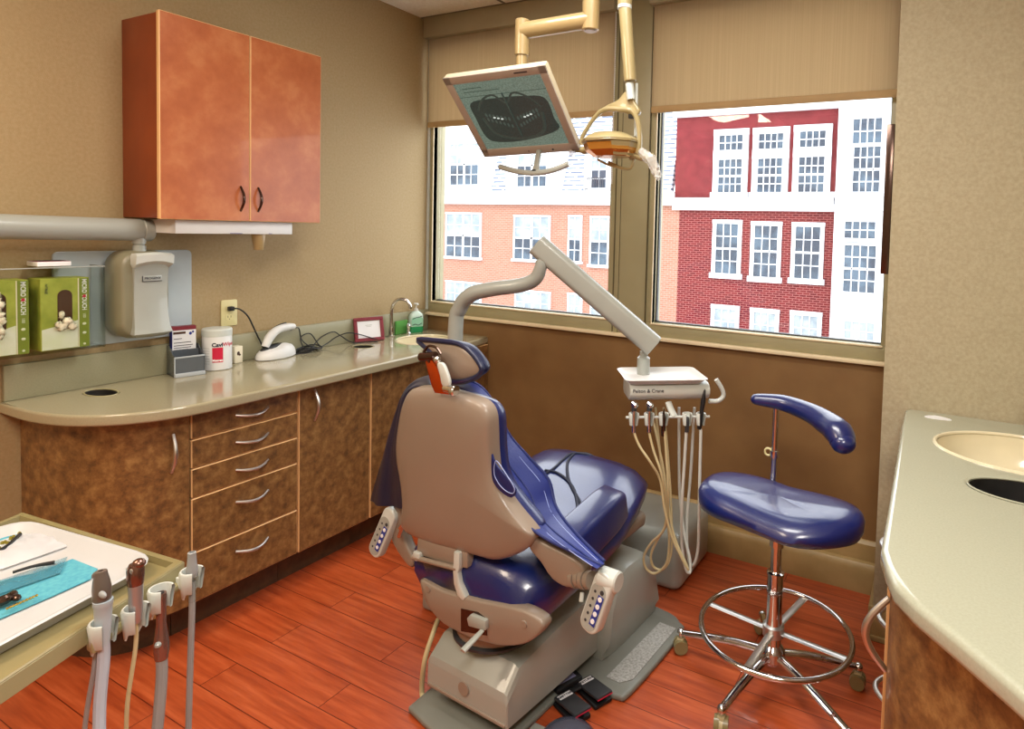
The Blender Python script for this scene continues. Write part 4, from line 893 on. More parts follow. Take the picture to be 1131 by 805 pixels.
P1=at(649,757,'z',.03); P2=at(632,779,'z',.03)
a1=at(632,779,'z',.03); 
pedal(V((1.897,-1.152,0)),67,'dark foot pedal with white label, nearer the base plate strip','RETURN',.062,.115)
pedal(V((1.871,-1.246,0)),67,'dark foot pedal with white label, nearer the camera','EMITTER',.062,.115)
t=thing('pedal_housing','black pedal housing with a lilac display tucked under the grey lift arm','pedal housing',(1.80,-1.178,0),67)
p=V((1.80,-1.178,0)); fm=Matrix.Translation(V((p.x,p.y,0)))@Matrix.Rotation(math.radians(67),4,'Z')
b=NB(); box(b,(-.05,-.03,.024),(.055,.035,.045),.006); box(b,(-.03,-.055,.024),(.05,-.03,.030),.003); bb=obj('housing',b,'black',t,frame=fm)
b=NB(); box(b,(-.036,-.016,.045),(.036,.020,.047),.001); obj('display',b,mat('lilac grey plate',(120,120,152),.3),bb,frame=fm)
t=thing('foot_control','grey domed foot control at the bottom edge beside the pedals','foot control',(at(626,812,'z',.0).x,at(626,812,'z',.0).y,0))
p=at(627,815,'z',.02); b=NB(); lathe(b,[(0,.0),(.085,.0),(.09,.006),(.086,.018),(.068,.034),(.04,.044),(.015,.048),(0,.048)],(p.x,p.y,.001),seg=36); obj('dome',b,mat('blue grey dome',(92,96,116),.2,metal=.3,coat=.5),t)
b=NB(); p2=at(594,803,'z',.02); box(b,(p2.x-.02,p2.y-.02,.001),(p2.x+.03,p2.y+.012,.022),.005); obj('side_tab',b,'greyl',t)
# grey junction box behind the chair
jb=at(745,640,'z',0); t=thing('floor_box','pale grey utility box on the floor below the delivery unit','utility box',(1.70,-.30,0))
b=NB(); box(b,(1.50,-.47,.001),(1.93,-.08,.255),.045,5); obj('cover',b,'greyl',t,sharp=60)
# ================================================================== DELIVERY UNIT
dY=-.88
d_=lambda u,v,y=dY: at(u,v,'y',y)
t=thing('delivery_unit','pale grey dental delivery unit on a jointed arm, with tray and hanging handpieces','delivery unit',(1.16,-1.0,0))
pp=d_(503,368,-1.0)
b=NB(); tube(b,[(pp.x,-1.0,.24),(pp.x,-1.0,.6),d_(503,368,-1.0),d_(508,340,-1.0),d_(521,325,-1.0),d_(545,319,-.98),d_(575,315,-.95),d_(591,308,-.94),d_(597,296,-.94),d_(598,288,-.94)],[.030,.030,.030,.030,.030,.029,.028,.027,.024,.022],18,n=8); obj('post',b,'greyp',t)
b=NB(); box(b,(pp.x-.09,-1.08,.0),(pp.x+.06,-.92,.24),.02,3); obj('post_foot',b,'greyp',t)
b=NB(); q0=d_(598,290,-.94); cyl(b,q0,q0+V((0,0,.045)),.018); obj('knuckle',b,'greyl',t)
# big arm, rounded square section
UF=Frame((1.95,-.70,0),37); um=UF.m
e0=d_(593,270,-.94); e1=d_(722,382,-.74); dd=(e1-e0).normalized(); sd_=dd.cross(V((0,0,1))).normalized(); up_=sd_.cross(dd)
b=NB(); rings=[]
for s,k in ((-.004,.88),(.0,1),(1,1),(1.004,.9)):
    c=e0+(e1-e0)*s; rings.append([c+sd_*x*k+up_*y*k for x,y in rrect(.062,.085,.022,4)])
loft(b,rings); fixn(b); obj('balance_arm',b,'greyl',t,sharp=45)
kc=d_(711,392,-.74); b=NB(); lathe(b,[(.012,-.03),(.024,-.03),(.025,.004),(.025,.034),(.02,.038),(.016,.042),(.016,.06)],kc-V((0,0,.045))); obj('knuckle',b,'greyl',t)
uf=-.125   # front plane of the head in its own frame
zt=UF.at(697,425,'y',uf).z; xl=UF.at(696,430,'y',uf).x; xr_=UF.at(785,430,'y',uf).x
b=NB(); prof=[(.10,.0),(.0,.0),(-.018,-.006),(-.030,-.022),(-.030,-.040),(-.018,-.056),(.0,-.064),(.10,-.064),(.115,-.05),(.115,0)]
prism(b,[(xl,uf+.030+y,zt+z_) for y,z_ in prof],(xr_-xl,0,0),.006,3); ubd=obj('unit_body',b,'offw',t,sharp=40,frame=um)
text('lettering','Pelton & Crane',.0185,XM((xl+.068,uf-.0008,zt-.024),(1,0,0),(0,0,1)),'ink',ubd,ext=.0008,frame=um)
b=NB(); pts=[UF.at(u,v,'y',uf+.03) for u,v in ((783,443),(792,443),(798,439),(799,434),(796,427),(791,419))]; tube(b,pts,.0085,12); obj('pull_handle',b,'offw',t,frame=um)
b=NB(); tube(b,[UF.at(u,v,'y',uf+d) for u,v,d in ((738,444,.02),(741,452,.005),(745,460,-.01))],.014,12,flat=.6); obj('holder_stem',b,'offw',t,frame=um)
yh_=uf-.012; zh=UF.at(735,462,'y',yh_).z
ba,bb_=UF.at(691,461,'y',yh_),UF.at(784,460,'y',yh_)
b=NB(); cyl(b,ba,bb_,.005,bev=.002); obj('holder_bar',b,'offw',t,frame=um)
hpx=[(700,'s'),(717,'s'),(733,'b'),(759,'n'),(774,'k')]
HC=[]
for u,k in hpx:
    p=UF.at(u,462,'y',yh_-.012); c=p; HC.append(um@p); b=NB()
    n=14; rings=[[c+V((rr*math.cos(a),rr*math.sin(a),h)) for a in [math.radians(-60)+math.radians(300)*i/n for i in range(n+1)]] for rr,h in ((.0175,.020),(.0195,.017),(.015,-.024),(.011,-.024),(.0135,.020))]
    rings.append(rings[0]); loft(b,rings,cap=False,closed=False); fixn(b); obj('instrument_holder',b,'offw',t,sharp=60,frame=um)
labs=['silver-headed handpiece hanging leftmost on the delivery unit','silver-headed handpiece hanging second from left on the delivery unit','dark tapered handpiece hanging in the third holder, beside the holder stem','short dark handpiece hanging in the fourth holder, right of the holder stem','long black syringe sticking up from the rightmost holder of the delivery unit']
HP=[[(700,477),(706,492),(718,510),(729,530),(734,562),(742,592),(753,616),(760,629),(757,621),(746,596),(739,566),(734,525),(727,490),(718,450)],
[(717,478),(722,498),(731,525),(736,560),(733,585),(719,600),(711,615),(714,628),(724,633),(736,622),(739,598),(737,570),(731,520),(724,450)],
[(734,478),(736,505),(738,545),(736,578),(727,594),(719,612),(722,626),(733,628),(741,612),(742,580),(739,520),(733,450)],
[(758,478),(756,510),(753,560),(753,600),(757,627),(762,632),(762,618),(756,590),(751,550),(750,500),(750,450)],
[(774,478),(773,520),(772,570),(771,605),(767,622),(762,622),(759,604),(759,570),(763,520),(767,450)]]
for i,(u,k) in enumerate(hpx):
    c=HC[i]; tt=thing('handpiece',labs[i],'handpiece',c,0,'handpieces on the delivery unit'); b=NB()
    if k=='s':
        cyl(b,c+V((0,0,-.050)),c+V((0,0,.03)),.0085,.008); obj('sleeve',b,'chrome',tt)
        b=NB(); cyl(b,c+V((0,0,.028)),c+V((.0,0,.048)),.0098,.009); obj('collar',b,'dark',tt)
        b=NB(); cyl(b,c+V((-.008,0,.056)),c+V((.013,-.004,.046)),.0105,bev=.003); obj('head',b,'chrome',tt)
    elif k=='b': lathe(b,[(0,-.065),(.007,-.065),(.0085,-.02),(.0095,.0),(.0065,.012),(.003,.026),(.001,.036)],c); obj('body',b,'bronze',tt)
    elif k=='n': lathe(b,[(0,-.05),(.0075,-.05),(.0085,-.02),(.0075,.0),(.004,.006),(0,.006)],c); obj('body',b,'dark',tt)
    else: lathe(b,[(0,-.045),(.008,-.045),(.0095,-.025),(.0075,.0),(.008,.03),(.009,.06),(.0065,.08),(.004,.10),(0,.105)],c+V((0,0,.005)),(.10,0.05,1)); obj('body',b,'black',tt)
    yy=[-.80+.14*j/(len(HP[i])-1)*(1 if i<3 else 1) for j in range(len(HP[i]))]
    P=[c+V((0,0,-.048))]+[at(uu,vv,'y',c.y+(.0 if j<3 else min(.10,.012*j))) for j,(uu,vv) in enumerate(HP[i])]
    b=NB(); tube(b,P,.0046 if i<3 else .0058,8,n=5); obj('hose',b,'tubecream' if i<3 else 'offw',tt)
# tray on top
TP=[V((p.x,p.y,zt+.004)) for p in (um@V((xl-.02,uf-.02,0)),um@V((xr_-.012,uf-.02,0)),um@V((xr_-.012,uf+.20,0)),um@V((xl-.02,uf+.20,0)))]
t=thing('instrument_tray','white metal tray lying on the delivery unit','tray',sum(TP,V())/4)
ww=(TP[1]-TP[0]).length; hh=(TP[3]-TP[0]).length; cl=UF.i@(sum(TP,V())/4)
b=NB(); rings=[[(x,y,zt+.001+h) for x,y in rrect(ww-2*ins,hh-2*ins,.025,6,(cl.x,cl.y))] for ins,h in ((.02,0),(.004,.016),(0,.018),(.003,.020),(.008,.016),(.022,.004),(.06,.003))]
loft(b,rings); fixn(b); obj('pan',b,'white',t,sharp=50,frame=um)
# ================================================================== STOOL
sx,sy=2.412,-.820
t=thing('operator_stool','blue saddle-seat operator stool with chrome foot ring and curved arm rest','stool',(sx,sy,0))
legc=[(at(752,700,'z',.07),0),(at(797,785,'z',.07),0),(at(938,812,'z',.07),0),(at(948,738,'z',.07),0),(at(842,680,'z',.07),0)]
for p,_ in legc:
    d=V((p.x-sx,p.y-sy,0)).normalized(); e=V((p.x,p.y,.075)); hub=V((sx,sy,.125))+d*.03
    b=NB(); tube(b,[hub,hub.lerp(e,.4)+V((0,0,.008)),e],[.017,.015,.013],12,flat=.8,up=(0,0,1)); ball(b,e,.016,seg=12); lg=obj('leg',b,'chrome',t)
    b=NB(); cyl(b,e+V((0,0,-.03)),e,.007); obj('stem',b,'steel',lg)
    w=V((-d.y,d.x,0)); w=(w+d*.6*(1 if p.x>sx else -1)).normalized(); b=NB(); cc=V((p.x,p.y,.028))
    for s in (-1,1): cyl(b,cc+w*.006*s,cc+w*.022*s,.027,.025,24)
    tk=obj('caster',b,'khaki',lg); b=NB(); cyl(b,cc-w*.006,cc+w*.006,.022); box(b,(cc.x-.012,cc.y-.012,.035),(cc.x+.012,cc.y+.012,.058),.004); obj('caster_fork',b,'tubecream',lg)
b=NB(); lathe(b,[(0,.095),(.03,.095),(.042,.11),(.042,.14),(.032,.155),(.027,.16),(.027,.40),(.0295,.402),(.0295,.41),(.02,.412),(.018,.415),(.018,.50),(.024,.50),(.024,.555),(.03,.56),(.03,.565)],(sx,sy,0),seg=32); obj('gas_column',b,'chrome',t)
rc=V((2.418,-.825,.215))
b=NB(); torus(b,rc,.250,.0095,seg=64); rg=obj('foot_ring',b,'chrome',t)
for ang in (172,78,352,-97):
    a=math.radians(ang); e=rc+V((math.cos(a)*.248,math.sin(a)*.248,-.004)); b=NB(); c=V((sx,sy,.205)); tube(b,[c+(e-c)*.1,e],.014,8,flat=.28,up=(0,0,1),smooth=False); obj('ring_spoke',b,'steel',rg)
b=NB(); lathe(b,[(.028,.185),(.036,.19),(.036,.225),(.028,.23)],(sx,sy,0)); obj('ring_hub',b,'steel',rg)
# seat: saddle cushion
so2=[(-.275,.02),(-.262,-.06),(-.20,-.115),(-.10,-.145),(.0,-.175),(.09,-.195),(.18,-.16),(.26,-.085),(.285,-.01),(.265,.06),(.20,.115),(.11,.14),(.03,.15),(-.05,.175),(-.14,.175),(-.22,.14),(-.262,.085)]
zs=.585; P=cat([(sx-.012+x,sy+.03+y,zs) for x,y in so2],4,True)
b=NB(); pillow(b,P,(0,0,1),[((.3,),-.012),(.03,-.01),(.008,.0),(.0,.018),(-.002,.036),(.004,.052),(.018,.066),(.04,.076),((.62,),.082),((.35,),.080),((.1,),.078)])
for v in b.verts:
    X=(v.co.x-sx)/.28; Y=(v.co.y-sy)/.18
    if v.co.z>zs+.03: v.co.z+= .016*X*X-.010*(1-X*X)*(1 if Y<0 else .4)+(-.014*max(0,-Y)**2)
obj('seat',b,'blue',t,sharp=80)
b=NB(); box(b,(sx-.09,sy-.06,.563),(sx+.09,sy+.06,.577),.004); obj('seat_plate',b,'dark',t)
# arm rest on its own post behind the seat
ay=-.64; ap_=at(857,515,'y',ay); at_=at(857,455,'y',ay)
b=NB(); cyl(b,(at_.x,ay,.56),(at_.x,ay,.935),.0115); cyl(b,(at_.x,ay,.74),(at_.x,ay,.765),.017); tube(b,[(at_.x-.01,ay-.02,.575),(at_.x,ay-.0,.572)],.012,8,smooth=False); box(b,(sx-.03,sy,.562),(at_.x+.02,ay+.015,.576),.004); obj('arm_post',b,'chrome',t)
b=NB(); torus(b,(at_.x-.022,ay,.755),.013,.004,(0,1,0),24,8); obj('clamp_ring',b,'ivory',t)
cpts=[at(836,441,'y',ay-.02),at(865,445,'y',ay),at(893,455,'y',ay-.03),at(912,466,'y',ay-.07),at(926,477,'y',ay-.12),at(931,489,'y',ay-.15)]
b=NB(); tube(b,cpts,[.024,.034,.039,.046,.050,.042],18,n=8,up=(0,0,1),flat=.85); ball(b,cpts[0],.0235,(1,1,.85),16); ball(b,cpts[-1],.0415,(1,1,.85),18); obj('arm_rest',b,'blue',t,sharp=80)
# ================================================================== MONITOR on ceiling arm
mc=V((1.511,-1.146,1.953)); mX=V((.996,.081,.041)); mY=V((.029,-.711,.702)); MM=XM(mc,mX,mY)
t=thing('ceiling_monitor','flat monitor showing a jaw x-ray, tilted down on a yellowish ceiling arm','monitor',mc)
W_,H_=.40,.34
b=NB()
loft(b,[[(x,y,0) for x,y in rrect(W_,H_,.006,2)],[(x,y,-.022) for x,y in rrect(W_,H_,.006,2)],[(x,y,-.04) for x,y in rrect(W_*.86,H_*.84,.02,2)]],cap=True); fixn(b); cs=obj('casing',b,'mont',t,frame=MM)
b=NB(); bz=.028
for a,c in (((-W_/2,H_/2-bz,0),(W_/2,H_/2,.006)),((-W_/2,-H_/2,0),(W_/2,-H_/2+bz+.006,.006)),((-W_/2,-H_/2,0),(-W_/2+bz,H_/2,.006)),((W_/2-bz,-H_/2,0),(W_/2,H_/2,.006))): box(b,a,c,.001)
bz_=obj('bezel',b,'monb',t,frame=MM)
b=NB(); box(b,(.08,H_/2-.016,.0061),(.13,H_/2-.011,.0066)); obj('maker_mark',b,'dark',bz_,frame=MM)
b=NB(); cyl(b,(.10,-H_/2+.014,.006),(.10,-H_/2+.014,.0075),.004,seg=10); cyl(b,(.0,-H_/2+.014,.006),(.0,-H_/2+.014,.007),.0025,seg=10); obj('button',b,'dark',bz_,frame=MM)
def screen_mat():
    m=bpy.data.materials.new('lit screen with jaw x-ray'); m.use_nodes=True; nt=m.node_tree; b=nt.nodes['Principled BSDF']; N=nt.nodes.new; L=nt.links.new
    tc=N('ShaderNodeTexCoord'); sp=N('ShaderNodeSeparateXYZ'); L(tc.outputs['Generated'],sp.inputs[0])
    b.inputs['Base Color'].default_value=lin((20,30,26)); b.inputs['Roughness'].default_value=.15
    b.inputs['Emission Color'].default_value=lin((98,124,106)); b.inputs['Emission Strength'].default_value=.8; return m
def em(c,s=.8):
    m=bpy.data.materials.new('screen tone'); m.use_nodes=True; b=m.node_tree.nodes['Principled BSDF']; b.inputs['Base Color'].default_value=lin((12,16,14)); b.inputs['Roughness'].default_value=.2
    n=m.node_tree.nodes.new('ShaderNodeTexNoise'); n.inputs['Scale'].default_value=60; r=m.node_tree.nodes.new('ShaderNodeValToRGB'); r.color_ramp.elements[0].color=lin(tuple(x*.82 for x in c)); r.color_ramp.elements[1].color=lin(c); r.color_ramp.elements[0].position=.35; r.color_ramp.elements[1].position=.65
    m.node_tree.links.new(n.outputs[0],r.inputs[0]); m.node_tree.links.new(r.outputs[0],b.inputs['Emission Color']); b.inputs['Emission Strength'].default_value=s; return m
sw,sh_=W_/2-bz,H_/2-bz-.003
b=NB(); box(b,(-sw,-sh_,.001),(sw,sh_+.003,.003)); scr=obj('screen',b,em((124,142,126)),t,frame=MM)
b=NB(); prism(b,cat([(-sw*.86,-sh_*.60,.0032),(-sw*.88,.0,.0032),(-sw*.82,sh_*.45,.0032),(-sw*.3,sh_*.52,.0032),(sw*.4,sh_*.50,.0032),(sw*.88,sh_*.38,.0032),(sw*.90,-sh_*.2,.0032),(sw*.88,-sh_*.55,.0032),(sw*.1,-sh_*.78,.0032),(-sw*.6,-sh_*.78,.0032)],4,True),(0,0,.0002)); obj('radiograph_field',b,em((54,66,60)),scr,frame=MM)
b=NB()
for s in (-1,1):
    for k in range(7):
        x=s*(.018+.014*k); y=.012*math.cos(k*.35)+.0
        ball(b,(x,-.012+.004*k-.003,.0036),.0062,(.75,1.5,.12),10); ball(b,(x,-.045+.006*k-.0,.0036),.0055,(.75,1.5,.12),10)
obj('teeth_image',b,em((78,94,86)),scr,frame=MM)
b=NB()
for s in (-1,1):
    for k in (2,3,4): ball(b,(s*(.018+.014*k),-.020+.004*k,.0042),.0045,(1.3,.8,.12),10)
obj('filling_highlights',b,em((226,236,226),1),scr,frame=MM)
b=NB(); tube(b,[(-.125,.03,.0036),(-.09,.07,.0036),(-.04,.085,.0036),(0,.05,.0036),(.04,.085,.0036),(.09,.065,.0036),(.125,.02,.0036)],.004,6,flat=.1); tube(b,[(-.12,-.0,.0036),(-.10,-.07,.0036),(-.03,-.098,.0036),(.04,-.098,.0036),(.10,-.07,.0036),(.12,.0,.0036)],.006,6,flat=.1); cyl(b,(0,-.09,.0035),(0,.09,.0036),.003); obj('jaw_outline',b,em((62,76,68)),scr,frame=MM)
b=NB(); box(b,(-sw*.85,sh_*.75,.0032),(sw*.0,sh_*.77,.0034)); box(b,(-sw*.85,sh_*.85,.0032),(-sw*.4,sh_*.87,.0034)); box(b,(-sw,sh_*.62,.0032),(sw,sh_*.635,.0034)); obj('menu_text',b,em((70,90,78)),scr,frame=MM)
# stalk and curved bar handle under the screen
st_=MM@V((0.055,-H_/2,-.01)); 
hz=[at(552,184,'y',-1.05),at(570,189,'y',-1.06),at(590,191,'y',-1.065),at(610,188,'y',-1.06),at(628,181,'y',-1.05)]
b=NB(); tube(b,hz,.0085,10,flat=1.2,up=(0,0,1)); obj('grab_bar',b,'greyp',t)
hm=hz[2]; b=NB(); prism(b,[hm+V((-.018,.002,-.004)),hm+V((.020,.002,-.004)),hm+V((.011,.006,.03)),hm+V((.010,.020,.085)),hm+V((-.008,.020,.085)),hm+V((-.007,.006,.03))],(0,.012,0),.002); hst=obj('handle_stem',b,'greyp',t)
b=NB(); ball(b,hm+V((0,-.004,.005)),.012,(1.1,.25,.7),16); obj('oval_badge',b,'black',hst)
# arm tubes
ma=-1.06
A0=V((at(576,75,'y',ma).x,ma,0))
z_el=at(576,45,'y',ma).z
b=NB(); cyl(b,(A0.x,ma,at(576,62,'y',ma).z),(A0.x,ma,at(576,22,'y',ma).z),.026,seg=28,bev=.003); obj('elbow_tube',b,'ivoryl',t)
b=NB(); cyl(b,(A0.x,ma,mc.z+.04),(A0.x,ma,at(576,60,'y',ma).z),.021,seg=24); box(b,(A0.x-.05,ma-.04,1.952),(A0.x+.05,ma+.03,2.0),.006); obj('drop_tube',b,'ivoryl',t)
py_=-1.0; pz=at(652,34,'y',py_).z; px_=at(652,34,'y',py_).x
b=NB(); e0=V((A0.x,ma,at(578,34,'y',ma).z)); e1=V((px_,py_,at(652,22,'y',py_).z)); cyl(b,e0,e1,.030,.030,28); obj('boom_tube',b,'ivoryl',t)
b=NB(); cyl(b,(px_,py_,pz),(px_,py_,ZC-.012),.030,seg=28,bev=.003); cl_=obj('ceiling_post',b,'ivoryl',t)
b=NB(); cyl(b,(px_,py_,pz-.003),(px_,py_,pz+.002),.021,seg=24); obj('end_disc',b,'greyl',cl_)
b=NB(); cyl(b,(px_,py_,ZC-.014),(px_,py_,ZC-.002),.07,seg=32,bev=.003); obj('ceiling_flange',b,'ivoryl',t)
# ================================================================== DENTAL LIGHT
ly=-1.0
l_=lambda u,v,y=ly: at(u,v,'y',y)
t=thing('operatory_light','cream dental lamp with amber reflector hanging from a ceiling post in a yoke','dental lamp',l_(678,160))
b=NB(); p0=l_(696,90);p1=l_(690,6); cyl(b,p0,p1,.021,.0225,24,bev=.002); b2=b; obj('sleeve',b2,'cream',t)
b=NB(); cyl(b,p1-V((0,0,.0)),(p1.x,p1.y,ZC-.012),.025,seg=24); obj('ceiling_post',b,'cream',t)
b=NB(); cyl(b,p1+V((0,0,-.012)),p1+V((0,0,.0)),.0245,seg=24); obj('post_collar',b,'offw',t)
b=NB(); cyl(b,(p1.x,p1.y,ZC-.014),(p1.x,p1.y,ZC-.002),.06,seg=32,bev=.003); obj('ceiling_flange',b,'cream',t)
b=NB(); cyl(b,l_(703,92,ly+.03),l_(702,150,ly+.03),.0055); cyl(b,l_(695,92),l_(697,110),.014); obj('pivot_rod',b,'offw',t)
# yoke
b=NB(); prism(b,cat([l_(u,v) for u,v in ((690,101),(698,101),(700,112),(706,122),(700,128),(680,122),(664,123),(668,117),(682,110))],3,True),(0,.02,0),.004,2); yk_=obj('yoke_crown',b,'cream',t,sharp=60)
b=NB(); tube(b,[l_(690,121),l_(668,121),l_(656,131),l_(648,143),l_(643,152),l_(642,160)],[.009,.009,.008,.008,.008,.009],10); tube(b,[l_(684,121),l_(697,122),l_(703,130),l_(706,145),l_(706,160),l_(704,170)],[.009,.011,.009,.009,.010,.011],10); obj('yoke',b,'cream',t)
b=NB(); box(b,l_(696,128)+V((-.008,0,-.008)),l_(696,128)+V((.012,.02,.008)),.002); obj('switch_block',b,'black',yk_)
# lamp head
hc=l_(674,160,ly-.02)
b=NB(); 
def hx(z,w,d,y0=0,sk=0): 
    return [hc+V((w*x+sk,d*y+y0,z)) for x,y in ((-1,-.35),(-.55,-1),(.45,-1.05),(.95,-.45),(1,.25),(.55,1),(-.5,1),(-1,.35))]
loft(b,[hx(.004,.098,.075),hx(.012,.102,.08),hx(.022,.092,.075),hx(.040,.055,.05)]); fixn(b); bmesh.ops.bevel(b,geom=[e for e in b.edges if e.calc_face_angle(0)>.3],offset=.003,segments=2,affect='EDGES'); obj('lamp_hood',b,'cream',t,sharp=30)
b=NB(); loft(b,[hx(.002,.094,.072),hx(-.022,.088,.066,-.004,.006),hx(-.042,.066,.045,-.004,.012)]); fixn(b); obj('reflector',b,'amber',t,sharp=25)
b=NB(); loft(b,[[p+V((.001,-.001,0)) for p in hx(.003,.099,.076)][2:5]+[hc+V((.09,.0,.003))],[p+V((.001,-.001,0)) for p in hx(-.04,.070,.05,-.004,.012)][2:5]+[hc+V((.07,0,-.04))]]); fixn(b); obj('side_shield',b,'cream',t,sharp=25)
b=NB(); tube(b,[l_(672,179),l_(688,186),l_(697,185),l_(700,175)],.005,8); tube(b,[l_(660,176),l_(672,182),l_(690,187)],.004,8); obj('lower_guard',b,'cream',t)
for u,s,nm in ((644,-1,'left'),(702,1,'right')):
    b=NB(); p=l_(u,166 if s<0 else 172); cyl(b,p,p+V((.02*-s,0,0)),.014,seg=16); obj('side_pivot',b,'cream',t)
    b=NB(); e=l_(622,156) if s<0 else l_(722,172); tube(b,[p,p.lerp(e,.5)+V((0,0,-.01)),e],[.011,.009,.010],10); obj('side_handle',b,'cream',t)
# clear plastic barrier sleeves on the handles
for a_,e_,lab in ((l_(634,170),l_(616,152),'clear crinkled sleeve over the left handle of the dental lamp'),(l_(708,168),l_(726,192),'clear crinkled sleeve hanging from the right handle of the dental lamp')):
    tt=thing('barrier_sleeve',lab,'plastic sleeve',a_,0,'plastic sleeves on the lamp handles'); b=NB(); mid=a_.lerp(e_,.5)+V((.008,-.01,.012 if e_.x<a_.x else .01))
    tube(b,[a_,mid,e_,e_+V((.004,0,-.02))],[.015,.019,.014,.006],9,n=5)
    for v in b.verts: v.co+=V((R.uniform(-.003,.003),R.uniform(-.003,.003),R.uniform(-.003,.003)))
    obj('film',b,'film',tt,sharp=5)
# ================================================================== RIGHT COUNTER
z=.92; zr=.875
edge_px=[(992.8,457.8),(978.5,600),(977.7,641),(990,666),(1030,701.5),(1080.7,741.7),(1131,787)]
wl=2.775
wo2=[(wl+.01,YJ-.003),(wl-.004,YJ-.03)]
for k in range(5): wo2.append((wl-.006+.03*(k+1)/5*.6,YJ-.03-(1.18)*(k+1)/5))
wo2+=[(2.803,-1.63),(2.822,-1.69),(2.86,-1.745),(2.92,-1.81),(2.99,-1.89),(3.07,-1.99),(3.2,-2.12),(3.4,-2.26),(3.7,-2.36),(4.0,-2.40),(4.39,-2.40),(4.39,YJ-.003)]
sk2c=(3.13,-.72); ho2=(3.10,-1.055)
s2=ell(3.13,-.72,.25,.19,44); h3=ell(3.105,-1.06,.145,.085,36)
t=thing('worktop','pale grey-green worktop with rounded end in front of the right wall','worktop',(3.4,-1.2,zr))
b=plate_holes(wo2,[s2,h3],zr,z,.014); obj('slab',b,'worktopr',t,sharp=60,wn=True)
b=bowl(s2,z-.006,.14,0); s_=obj('sink_basin',b,'sink',t); b=NB(); lathe(b,[(.0,0),(.02,0),(.022,.002),(.014,.004),(.0,.003)],(3.13,-.72,z-.146)); obj('drain',b,'chrome',s_)
obj('sink_rim',rim([(sk2c[0]+(x-sk2c[0])*1.02,sk2c[1]+(y-sk2c[1])*1.02) for x,y in s2],z-.001,.006),'sink',t)
waste(h3,z,t,'worktopr')
t=thing('chrome_faucet','chrome faucet at the right sink, mostly outside the photo','faucet',(3.22,-.47,z))
b=NB(); p=at(1134,420,'y',-.50); tube(b,[(3.22,-.46,z),(3.22,-.46,1.0),(3.215,-.465,1.05),(3.2,-.49,1.075),(p.x+.02,-.53,1.07),(p.x+.022,-.545,1.04)],.010,12); lathe(b,[(0,0),(.024,0),(.024,.006),(.012,.012)],(3.22,-.46,z)); obj('spout',b,'chrome',t)
t=thing('paper_slip','white paper slip lying at the back edge of the right worktop','paper',(2.93,-.40,z))
b=NB(); prism(b,cat([at(u,v,'z',z) for u,v in ((1021,460),(1032,459.5),(1044,462),(1051,464.5),(1040,463.5),(1028,462))],2,True),(0,0,.003)); obj('slip',b,'paper',t)
# cabinets under it, fronts facing left
def face_cab(label,y0,y1,n):
    t=thing('base_cabinet',label,'cabinet',(3.2,(y0+y1)/2,0))
    b=NB()
    for a,c in (((2.822,y0+.001,.10),(4.38,y0+.019,zr-.001)),((2.822,y1-.019,.10),(4.38,y1-.001,zr-.001)),((2.822,y0+.019,.10),(4.38,y1-.019,.118)),((2.822,y0+.019,.118),(2.84,y1-.019,zr-.001)),((4.36,y0+.019,.118),(4.38,y1-.019,zr-.001))): box(b,a,c)
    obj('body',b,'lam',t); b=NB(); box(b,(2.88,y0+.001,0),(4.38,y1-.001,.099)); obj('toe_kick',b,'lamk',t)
    zs_=[.865-(.765/n)*k for k in range(n+1)]
    for k in range(n):
        b=NB(); tb_=NB(); box(tb_,(2.802,y0+.003,zs_[k+1]+.002),(2.821,y1-.003,zs_[k]-.002),.003,1); tb_.normal_update()
        for f in tb_.faces: f.material_index=0 if abs(f.normal.x)>.95 else 1
        merge(b,tb_,None); d=obj('drawer',b,['lam','edge'],t,sharp=20)
        b=NB(); pull(b,(2.802,(y0+y1)/2,(zs_[k]+zs_[k+1])/2),(0,1,0),(-1,0,0),.13,.036,.006); obj('handle',b,'steel',d)
    return t
face_cab('drawer cabinet under the right worktop, nearest the wall corner',-.90,YJ-.02,3)
face_cab('drawer cabinet under the right worktop, next to its curved end',-1.50,-.90,4)
t=thing('base_cabinet','curved brown end cabinet under the rounded right worktop','cabinet',(3.4,-1.8,0))
ce_=[(2.806,-1.503),(2.812,-1.62),(2.838,-1.69),(2.905,-1.75),(2.965,-1.82),(3.035,-1.90),(3.11,-2.0),(3.235,-2.10),(3.42,-2.22),(3.7,-2.32),(4.0,-2.35),(4.38,-2.35),(4.38,-1.503)]
b=NB(); prism(b,[(x,y,.10) for x,y in ce_],(0,0,zr-.101),.003,1); cb_=obj('curved_front',b,'lam',t)
b=NB(); prism(b,[(x+.07,min(y+.05,-1.503),0) for x,y in ce_[:-3]]+[(4.3,-2.28,0),(4.3,-1.503,0)],(0,0,.099)); obj('toe_kick',b,'lamk',t)
b=NB(); box(b,(2.801,-1.525,.102),(2.810,-1.503,zr-.003),.001); obj('edge_strip',b,'edge',cb_)
b=NB(); pull(b,(2.808,-1.58,.755),(0,0,1),(-1,-.25,0),.15,.042,.0075); obj('handle',b,'steel',cb_)
